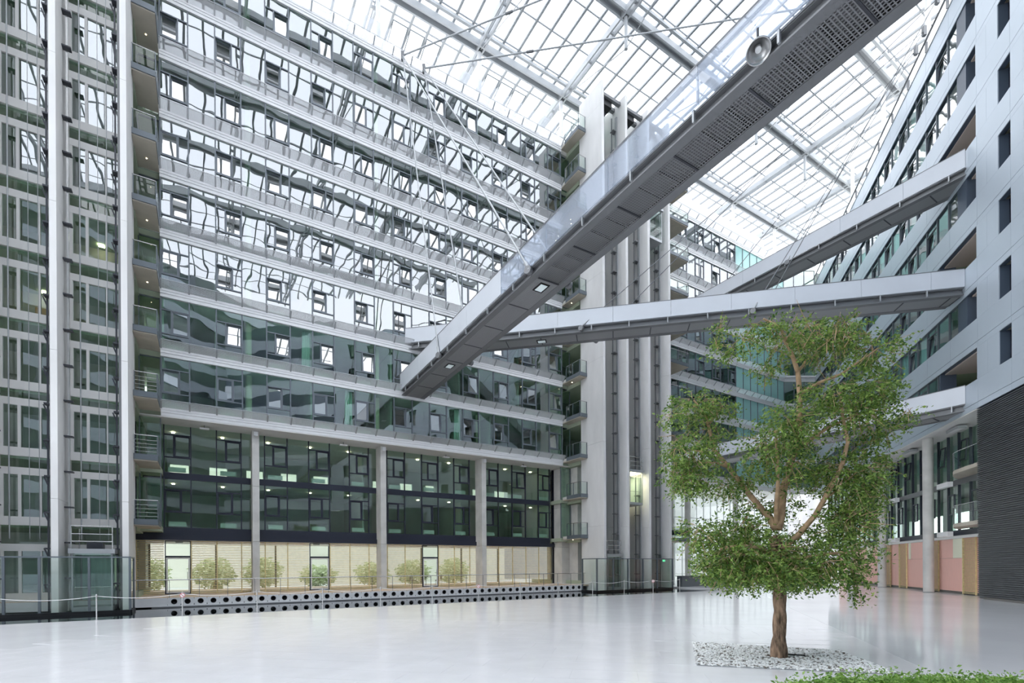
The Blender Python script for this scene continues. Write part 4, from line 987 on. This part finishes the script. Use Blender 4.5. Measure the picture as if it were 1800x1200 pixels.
# ------------------------------------------------------------------ the tree
TX, TY = 5.73, 10.75
TREE_BRANCHES = [
    (0.100, 0.045, [(-0.05, 0, 2.75), (-0.16, 0.1, 3.05), (-0.31, 0.1, 3.19), (-0.61, 0.2, 3.63), (-0.95, 0.25, 4.12), (-1.25, 0.3, 4.53), (-1.38, 0.3, 5.09)]),
    (0.040, 0.020, [(-1.38, 0.3, 5.09), (-1.51, 0.2, 5.36), (-1.77, 0.1, 5.56)]),
    (0.040, 0.020, [(-1.38, 0.3, 5.09), (-1.15, 0.4, 5.34), (-0.98, 0.5, 5.56)]),
    (0.035, 0.015, [(-0.95, 0.25, 4.12), (-1.34, 0.0, 4.19), (-1.77, -0.2, 4.15)]),
    (0.070, 0.030, [(-0.04, 0, 2.81), (-0.1, -0.1, 3.14), (-0.17, -0.3, 3.63), (-0.28, -0.5, 4.21), (-0.37, -0.6, 4.7)]),
    (0.120, 0.060, [(-0.02, 0, 2.75), (0.05, 0, 3.05), (0.09, 0, 3.53), (0.27, 0.05, 4.09), (0.38, 0.1, 4.37), (0.51, 0.1, 4.85), (0.53, 0.1, 5.68), (0.49, 0.1, 6.17)]),
    (0.060, 0.025, [(0.49, 0.1, 6.17), (0.27, 0, 6.6), (-0.04, -0.2, 6.96), (-0.45, -0.3, 7.12)]),
    (0.050, 0.020, [(0.49, 0.1, 6.17), (0.73, 0.3, 6.39), (0.95, 0.4, 6.78)]),
    (0.050, 0.020, [(0.51, 0.1, 5.68), (0.86, 0.0, 5.88), (1.22, -0.2, 5.99), (1.56, -0.3, 6.23), (1.87, -0.4, 6.45)]),
    (0.045, 0.020, [(0.43, 0.1, 4.46), (0.86, -0.3, 4.83), (1.34, -0.5, 5.05), (1.89, -0.6, 5.13)]),
    (0.080, 0.035, [(0.0, 0, 2.28), (0.29, -0.2, 2.59), (0.61, -0.3, 3.02), (0.75, -0.4, 3.36), (0.95, -0.4, 3.73), (1.12, -0.4, 4.09), (1.23, -0.4, 4.52), (1.12, -0.4, 5.07), (1.14, -0.3, 5.56)]),
    (0.040, 0.020, [(0.75, -0.4, 3.36), (1.22, -0.2, 3.6), (1.71, -0.1, 3.79)]),
    (0.060, 0.025, [(-0.05, 0, 2.08), (-0.55, -0.4, 2.32), (-1.1, -0.7, 2.38), (-1.59, -0.8, 2.32)]),
    (0.050, 0.020, [(-0.02, 0, 2.14), (0.37, 0.6, 2.32), (0.98, 1.0, 2.38)]),
    (0.050, 0.020, [(-0.04, 0, 2.2), (-0.37, 0.7, 2.5), (-0.86, 1.1, 2.57)]),
    (0.050, 0.020, [(0.0, 0, 2.08), (0.61, -0.7, 2.2), (1.1, -1.0, 2.26)]),
]
TREE_CLUMPS = [   # x, y, z, half width, half height, density
    (-0.86, -0.60, 2.08, 0.92, 0.55, 1.2),
    (0.37, -0.70, 1.95, 0.98, 0.46, 1.2),
    (1.04, -0.60, 2.50, 0.71, 0.71, 1.1),
    (-1.40, -0.50, 2.08, 0.59, 0.51, 1.1),
    (-0.31, -0.70, 1.77, 1.16, 0.29, 1.0),
    (-0.37, 0.60, 2.57, 0.86, 0.39, 0.8),
    (0.86, 0.40, 1.89, 0.67, 0.49, 0.8),
    (1.12, -0.80, 1.55, 0.20, 0.27, 0.7),
    (-1.89, -0.50, 2.57, 0.42, 0.44, 0.7),
    (-0.49, 0.80, 2.02, 1.10, 0.49, 1.0),
    (1.28, -0.40, 3.12, 0.49, 0.49, 0.8),
    (0.61, 0.70, 2.38, 0.86, 0.61, 0.9),
    (-0.98, 0.00, 1.89, 0.73, 0.43, 1.0),
    (0.18, 0.10, 1.77, 0.86, 0.31, 0.9),
    (-1.93, -0.10, 4.15, 0.55, 0.59, 1.0),
    (-2.14, -0.20, 3.73, 0.42, 0.32, 0.8),
    (-1.59, 0.20, 4.40, 0.49, 0.49, 0.8),
    (-2.32, -0.10, 5.13, 0.22, 0.17, 0.6),
    (-1.25, 0.30, 5.46, 0.51, 0.27, 1.1),
    (-1.81, 0.10, 5.41, 0.51, 0.37, 1.0),
    (-1.28, 0.50, 5.01, 0.73, 0.37, 0.5),
    (-1.71, 0.10, 3.73, 0.49, 0.27, 0.6),
    (-0.98, 0.30, 3.73, 0.49, 0.37, 0.6),
    (-2.26, -0.20, 4.46, 0.24, 0.49, 0.5),
    (-0.10, -0.50, 4.76, 0.61, 0.46, 1.1),
    (-0.49, -0.40, 4.34, 0.51, 0.49, 1.0),
    (0.06, -0.30, 3.97, 0.55, 0.46, 0.8),
    (-0.61, 0.20, 3.79, 0.43, 0.37, 0.6),
    (0.24, -0.20, 5.01, 0.49, 0.34, 0.9),
    (-0.86, -0.30, 2.75, 0.49, 0.34, 0.7),
    (-1.34, -0.20, 2.63, 0.55, 0.37, 0.6),
    (0.27, -0.10, 6.78, 0.64, 0.42, 0.9),
    (-0.43, -0.30, 6.96, 0.42, 0.27, 0.8),
    (-0.10, 0.20, 6.29, 0.34, 0.24, 0.6),
    (-0.86, -0.20, 6.66, 0.37, 0.27, 0.6),
    (-1.28, -0.10, 6.96, 0.22, 0.17, 0.6),
    (-1.32, -0.10, 6.54, 0.22, 0.24, 0.5),
    (1.34, 0.10, 6.78, 0.71, 0.51, 1.1),
    (1.83, -0.30, 6.29, 0.44, 0.42, 0.9),
    (1.59, 0.20, 7.15, 0.44, 0.27, 0.7),
    (2.32, -0.30, 6.60, 0.27, 0.17, 0.5),
    (0.86, 0.30, 7.27, 0.24, 0.17, 0.4),
    (0.98, 0.30, 6.90, 0.37, 0.27, 0.6),
    (0.98, -0.30, 5.50, 0.71, 0.46, 1.1),
    (1.65, -0.40, 5.56, 0.55, 0.43, 1.0),
    (1.28, -0.50, 5.01, 0.67, 0.42, 1.1),
    (1.83, -0.50, 4.83, 0.44, 0.49, 0.8),
    (2.32, -0.60, 5.01, 0.27, 0.22, 0.5),
    (0.67, 0.30, 4.70, 0.44, 0.32, 0.7),
    (2.02, -0.40, 5.56, 0.32, 0.27, 0.6),
    (1.22, -0.40, 3.73, 0.71, 0.49, 1.1),
    (1.83, -0.10, 3.97, 0.49, 0.42, 1.1),
    (1.95, -0.10, 3.48, 0.34, 0.32, 0.9),
    (0.86, -0.10, 3.97, 0.49, 0.44, 0.9),
    (1.28, -0.30, 3.05, 0.55, 0.44, 0.9),
    (1.59, -0.20, 4.34, 0.37, 0.37, 0.8),
    (0.24, 0.30, 3.24, 0.42, 0.27, 0.6),
    (-0.37, 0.30, 3.24, 0.42, 0.27, 0.5),
]
def leaf_mesh(pts, size, rnd, mb, droop=0.5):
    for p in pts:
        d = Vector((rnd.gauss(0, 1), rnd.gauss(0, 1), rnd.gauss(-droop, 0.6))).normalized()
        u = d.cross(Vector((rnd.gauss(0, 1), rnd.gauss(0, 1), rnd.gauss(0.6, 1)))).normalized(); n = d.cross(u)
        L = size * rnd.uniform(0.7, 1.25); w_ = L * 0.24
        a = Vector(p); m1 = a + d * L * 0.45
        b = len(mb.V)
        mb.V += [tuple(a), tuple(m1 + u * w_ + n * w_ * .3), tuple(a + d * L - n * L * 0.08), tuple(m1 - u * w_ + n * w_ * .3), tuple(m1)]
        mb.F += [(b, b + 4, b + 1), (b + 4, b + 2, b + 1), (b, b + 3, b + 4), (b + 4, b + 3, b + 2)]
def tree():
    t = thing('fig_tree', (TX, TY, 0), 'tall green fig tree with a twisted trunk growing from the white gravel bed', 'tree')
    m = MB(); path = []; rad = []
    for i in range(62):
        z = -0.05 + i * 0.0435; f = i / 61
        path.append((TX + 0.03 * math.sin(f * 4) - 0.05 * f, TY + 0.03 * math.cos(f * 5), z)); rad.append((0.122 + 0.04 * max(0, 1 - f * 4)) * (1 - 0.10 * f))
    m.tube(path, rad, 64, flute=0.13, lobes=4, twist=0.12); m.obj('trunk', 'bark', t, True)
    base = Vector((TX, TY, 0))
    for r0, r1, pts in TREE_BRANCHES:
        m = MB(); P = [base + Vector(p) for p in pts]; Q = []
        for i in range(len(P) - 1):
            for q in range(3): Q.append(P[i].lerp(P[i + 1], q / 3))
        Q.append(P[-1]); n = len(Q)
        m.tube(Q, [0.8 * (r0 + (r1 - r0) * i / (n - 1)) for i in range(n)], 9); m.obj('branch', 'branch_bark', t, True)
    rnd = random.Random(11); leaves = MB(); tw = MB()
    for (x, y, z, rx, rz, den) in TREE_CLUMPS:
        ry = 0.42 * (rx + rz) + 0.05; c = base + Vector((x, y, z))
        for q in range(int((0.85 if z > 3.0 else 1.0) * den * 640 * (rx * rz) ** 0.75 / 1.2) + 6):
            d = Vector((rnd.gauss(0, 1), rnd.gauss(0, 1), rnd.gauss(0, 1))).normalized() * (rnd.random() ** 0.45)
            p = c + Vector((d.x * rx, d.y * ry, d.z * rz))
            dirn = (d + Vector((0, 0, -0.5))).normalized(); n = rnd.randint(5, 9); ln = rnd.uniform(0.12, 0.28)
            pts = [p + dirn * (ln * i / n) + Vector((rnd.gauss(0, .025), rnd.gauss(0, .025), rnd.gauss(0, .02))) for i in range(n)]
            leaf_mesh(pts, 0.078, rnd, leaves)
            if q % 5 == 0: tw.tube([p - dirn * 0.15, p + dirn * ln], [0.006, 0.003], 4, caps=False)
        for q in range(2):
            e = c + Vector((rnd.gauss(0, rx * .5), rnd.gauss(0, ry * .5), rnd.gauss(0, rz * .5))); tw.tube([c, (c + e) / 2 + Vector((0, 0, .05)), e], [0.009, 0.007, 0.004], 5, caps=False)
    # bare twigs above the crown
    for q in range(46):
        a = base + Vector((rnd.uniform(-0.2, 1.9), rnd.uniform(-.5, .5), rnd.uniform(6.3, 6.9))); e = a + Vector((rnd.uniform(-.5, .5), rnd.uniform(-.3, .3), rnd.uniform(.15, .6)))
        tw.tube([a, (a + e) / 2 + Vector((rnd.uniform(-.1, .1), 0, .05)), e], [0.01, 0.007, 0.003], 4, caps=False)
    leaves.obj('leaves', 'leaf', t, kind='stuff'); tw.obj('twigs', 'branch_bark', t, kind='stuff')
tree()
# gravel bed
def gravel():
    t = thing('gravel_bed', (5.6, 10.8, 0), 'white gravel bed around the foot of the tree', 'gravel bed')
    prism(FW, GRAVEL, -0.02, 0.004).obj('bed', 'soil', t)
    G = [Vector((*g, 0)) for g in GRAVEL]
    for i in range(4): m = MB(); a, b = G[i], G[(i + 1) % 4]; F_ = Fr(a, b - a, ((b - a).y, -(b - a).x, 0)); B('edging', t, F_, 0, (b - a).length, -0.012, 0.012, 0, 0.016, 'steel_light')
    rnd = random.Random(3); m = MB(); n = 0
    ico = [(0, 0, 1), (.894, 0, .447), (.276, .851, .447), (-.724, .526, .447), (-.724, -.526, .447), (.276, -.851, .447), (.724, .526, -.447), (-.276, .851, -.447), (-.894, 0, -.447), (-.276, -.851, -.447), (.724, -.526, -.447)]
    fc = [(0, 1, 2), (0, 2, 3), (0, 3, 4), (0, 4, 5), (0, 5, 1), (1, 6, 2), (2, 7, 3), (3, 8, 4), (4, 9, 5), (5, 10, 1), (2, 6, 7), (3, 7, 8), (4, 8, 9), (5, 9, 10), (1, 10, 6)]
    while n < 5200:
        x, y = rnd.uniform(3.5, 7.7), rnd.uniform(8.9, 13)
        if not in_poly(x, y, GRAVEL) or (x - TX) ** 2 + (y - TY) ** 2 < 0.05: continue
        r = rnd.uniform(0.018, 0.038); a = rnd.uniform(0, 6.3); sx, sy, sz = r * rnd.uniform(.8, 1.4), r * rnd.uniform(.7, 1.1), r * rnd.uniform(.5, .8); b = len(m.V)
        for (px, py, pz) in ico:
            X, Y = px * sx, py * sy; m.V.append((x + X * math.cos(a) - Y * math.sin(a), y + X * math.sin(a) + Y * math.cos(a), 0.012 + pz * sz))
        m.F += [tuple(b + i for i in f) for f in fc]; n += 1
    o = m.obj('gravel', 'pebble', t, kind='stuff')
    tube('drip_hose', t, (TX + 0.22, TY + 0.1, 0.05), (TX + 0.55, TY + 0.0, 0.04), 0.015, 'black', 6)
gravel()
# pebble colour varies stone by stone
nt = MAT['pebble'].node_tree; gi = nt.nodes.new('ShaderNodeNewGeometry'); rp = nt.nodes.new('ShaderNodeValToRGB')
for i, (p, c) in enumerate(((0, (0.10, 0.085, 0.07)), (0.10, (0.32, 0.29, 0.26)), (0.18, (0.78, 0.78, 0.77)), (1.0, (0.92, 0.93, 0.93)))):
    e = rp.color_ramp.elements[i] if i < 2 else rp.color_ramp.elements.new(p); e.position = p; e.color = (*c, 1)
rp.color_ramp.elements[0].position = 0.0
nt.links.new(gi.outputs['Random Per Island'], rp.inputs[0]); nt.links.new(rp.outputs[0], nt.nodes['Principled BSDF'].inputs['Base Color'])
# ground cover in front
def cover():
    t = thing('plant_bed', (5.8, 7.0, 0), 'bed of low bright green ground cover at the bottom right', 'plant bed')
    poly = [(3.35, 6.55), (3.95, 7.15), (5.0, 7.45), (6.3, 7.45), (7.35, 7.25), (7.7, 6.7), (7.4, 5.4), (3.6, 5.4)]
    prism(FW, poly, -0.02, 0.05).obj('soil', 'soil', t)
    rnd = random.Random(5); m = MB(); st = MB(); n = 0
    while n < 5000:
        x, y = rnd.uniform(3.3, 7.8), rnd.uniform(5.4, 7.5)
        if not in_poly(x, y, poly): continue
        h = 0.12 + 0.15 * rnd.random() + (0.12 if rnd.random() < 0.06 else 0); n += 1
        e = Vector((x + rnd.gauss(0, .08), y + rnd.gauss(0, .08), 0.05 + h))
        if n % 6 == 0: st.tube([(x, y, 0.03), tuple(e)], [0.004, 0.003], 4, caps=False)
        leaf_mesh([e + Vector((rnd.gauss(0, .05), rnd.gauss(0, .05), rnd.gauss(0, .03))) for _ in range(9)], 0.06, rnd, m, droop=-0.1)
    m.obj('foliage', 'leaf_light', t, kind='stuff'); st.obj('stems', 'leaf_light', t, kind='stuff')
cover()
# ------------------------------------------------------------------ rope barrier
POS = ['left of the glass lift enclosure', 'in front of the left glass lift enclosure', 'with a round sign at the left end of the vents', 'third', 'fourth', 'fifth', 'sixth', 'seventh', 'eighth', 'ninth', 'tenth', 'eleventh', 'twelfth', 'by the entrance counter']
nm = ['leftmost', 'second', 'third', 'fourth', 'fifth', 'sixth', 'seventh', 'eighth', 'ninth', 'tenth', 'eleventh', 'twelfth', 'thirteenth', 'rightmost']
for i in range(14):
    s = -6.33 + 2.76 * i; v = 10.0
    t = thing('barrier_post', FL.p(s, v, 0), f'{nm[i]} slim steel rope post at the edge of the moat', 'barrier post', 'rope barrier posts', F=FL)
    tube('post', t, FL.p(s, v, 0.01), FL.p(s, v, 0.98), 0.022, 'stainless', 10); tube('foot', t, FL.p(s, v, 0), FL.p(s, v, 0.02), 0.06, 'stainless', 14); tube('cap', t, FL.p(s, v, 0.98), FL.p(s, v, 1.0), 0.027, 'stainless', 10)
    if i in (2, 7, 12):
        c = FL.p(s, v, 0.86); nrm = Vector((-c.x, -c.y, 0)).normalized(); sg = tube('sign_disc', t, c + nrm * 0.026, c + nrm * 0.034, 0.10, 'sign_white', 24)
        k = 'signring'
        if k not in MC:
            m = MB(); n = 24
            for r_ in (1.0, 0.82):
                for q in range(n): m.V.append((r_ * math.cos(2 * math.pi * q / n), r_ * math.sin(2 * math.pi * q / n), 0))
            for q in range(n): m.F.append((q, (q + 1) % n, n + (q + 1) % n, n + q))
            b = len(m.V); m.V += [(-.62, .48, 0), (-.48, .62, 0), (.62, -.48, 0), (.48, -.62, 0)]; m.F.append((b, b + 1, b + 2, b + 3))
            me = bpy.data.meshes.new('sign_ring'); me.from_pydata(m.V, [], m.F); me.materials.append(MAT['sign_red']); MC[k] = me
        link(bpy.data.objects.new('sign_ring', MC[k]), Matrix.Translation(c + nrm * 0.036) @ nrm.to_track_quat('Z', 'Y').to_matrix().to_4x4() @ Matrix.Diagonal((.095, .095, .095, 1)), sg)
    if i < 13:
        m = MB(); pts = []
        for q in range(11): f = q / 10; pts.append(FL.p(s + 2.76 * f, v, 0.93 - 0.12 * 4 * f * (1 - f)))
        m.tube(pts, [0.011] * 11, 6); o = m.obj('barrier_rope', 'lamp_white', None, True, FL.M.copy() if False else None, label=f'{nm[i]} white rope hanging between two steel posts at the moat', cat='rope', group='barrier ropes')
# ------------------------------------------------------------------ furniture behind the slats and greenery outdoors
def furniture():
    s, v = sj(8) + 0.9, -3.2
    t = thing('round_table', FL.p(s, v, 0.4), 'dark round table behind the rightmost glass door', 'table', F=FL)
    tube('table_top', t, FL.p(s, v, 1.12), FL.p(s, v, 1.15), 0.45, 'furniture', 20); tube('stem', t, FL.p(s, v, 0.42), FL.p(s, v, 1.12), 0.03, 'stainless', 8); tube('base', t, FL.p(s, v, 0.4), FL.p(s, v, 0.42), 0.25, 'stainless', 16)
    for i, ds in enumerate((-1.1, 1.1)):
        c = thing('dining_chair', FL.p(s + ds, v, 0.4), f'dark chair {["left", "right"][i]} of the round table behind the rightmost glass door', 'chair', 'chairs at the round table', F=FL)
        B('seat', c, FL, s + ds - .22, s + ds + .22, v - .22, v + .22, 0.84, 0.88, 'furniture'); e = s + ds + (.2 if i else -.22)
        B('backrest', c, FL, e, e + 0.03, v - .2, v + .2, 0.95, 1.3, 'furniture')
        for a in (-.19, .19):
            for b in (-.19, .19): tube('leg', c, FL.p(s + ds + a, v + b, 0.4), FL.p(s + ds + a, v + b, 0.84), 0.014, 'stainless', 6)
furniture()
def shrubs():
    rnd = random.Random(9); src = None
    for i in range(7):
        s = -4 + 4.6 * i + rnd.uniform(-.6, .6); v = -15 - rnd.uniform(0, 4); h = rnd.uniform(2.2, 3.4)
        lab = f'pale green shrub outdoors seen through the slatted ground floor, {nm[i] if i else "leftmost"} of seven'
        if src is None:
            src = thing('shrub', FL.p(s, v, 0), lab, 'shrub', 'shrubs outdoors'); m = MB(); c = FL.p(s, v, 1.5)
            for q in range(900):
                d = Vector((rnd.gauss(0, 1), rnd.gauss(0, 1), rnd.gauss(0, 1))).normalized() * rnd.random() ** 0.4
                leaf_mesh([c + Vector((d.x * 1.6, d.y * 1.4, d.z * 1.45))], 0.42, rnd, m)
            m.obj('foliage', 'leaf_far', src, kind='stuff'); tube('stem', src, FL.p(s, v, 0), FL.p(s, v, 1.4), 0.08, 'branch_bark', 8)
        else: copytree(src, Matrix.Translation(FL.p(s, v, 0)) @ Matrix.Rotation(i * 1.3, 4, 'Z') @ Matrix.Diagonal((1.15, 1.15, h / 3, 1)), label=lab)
shrubs()
print('objects', len(bpy.data.objects), 'tiles', nt_)
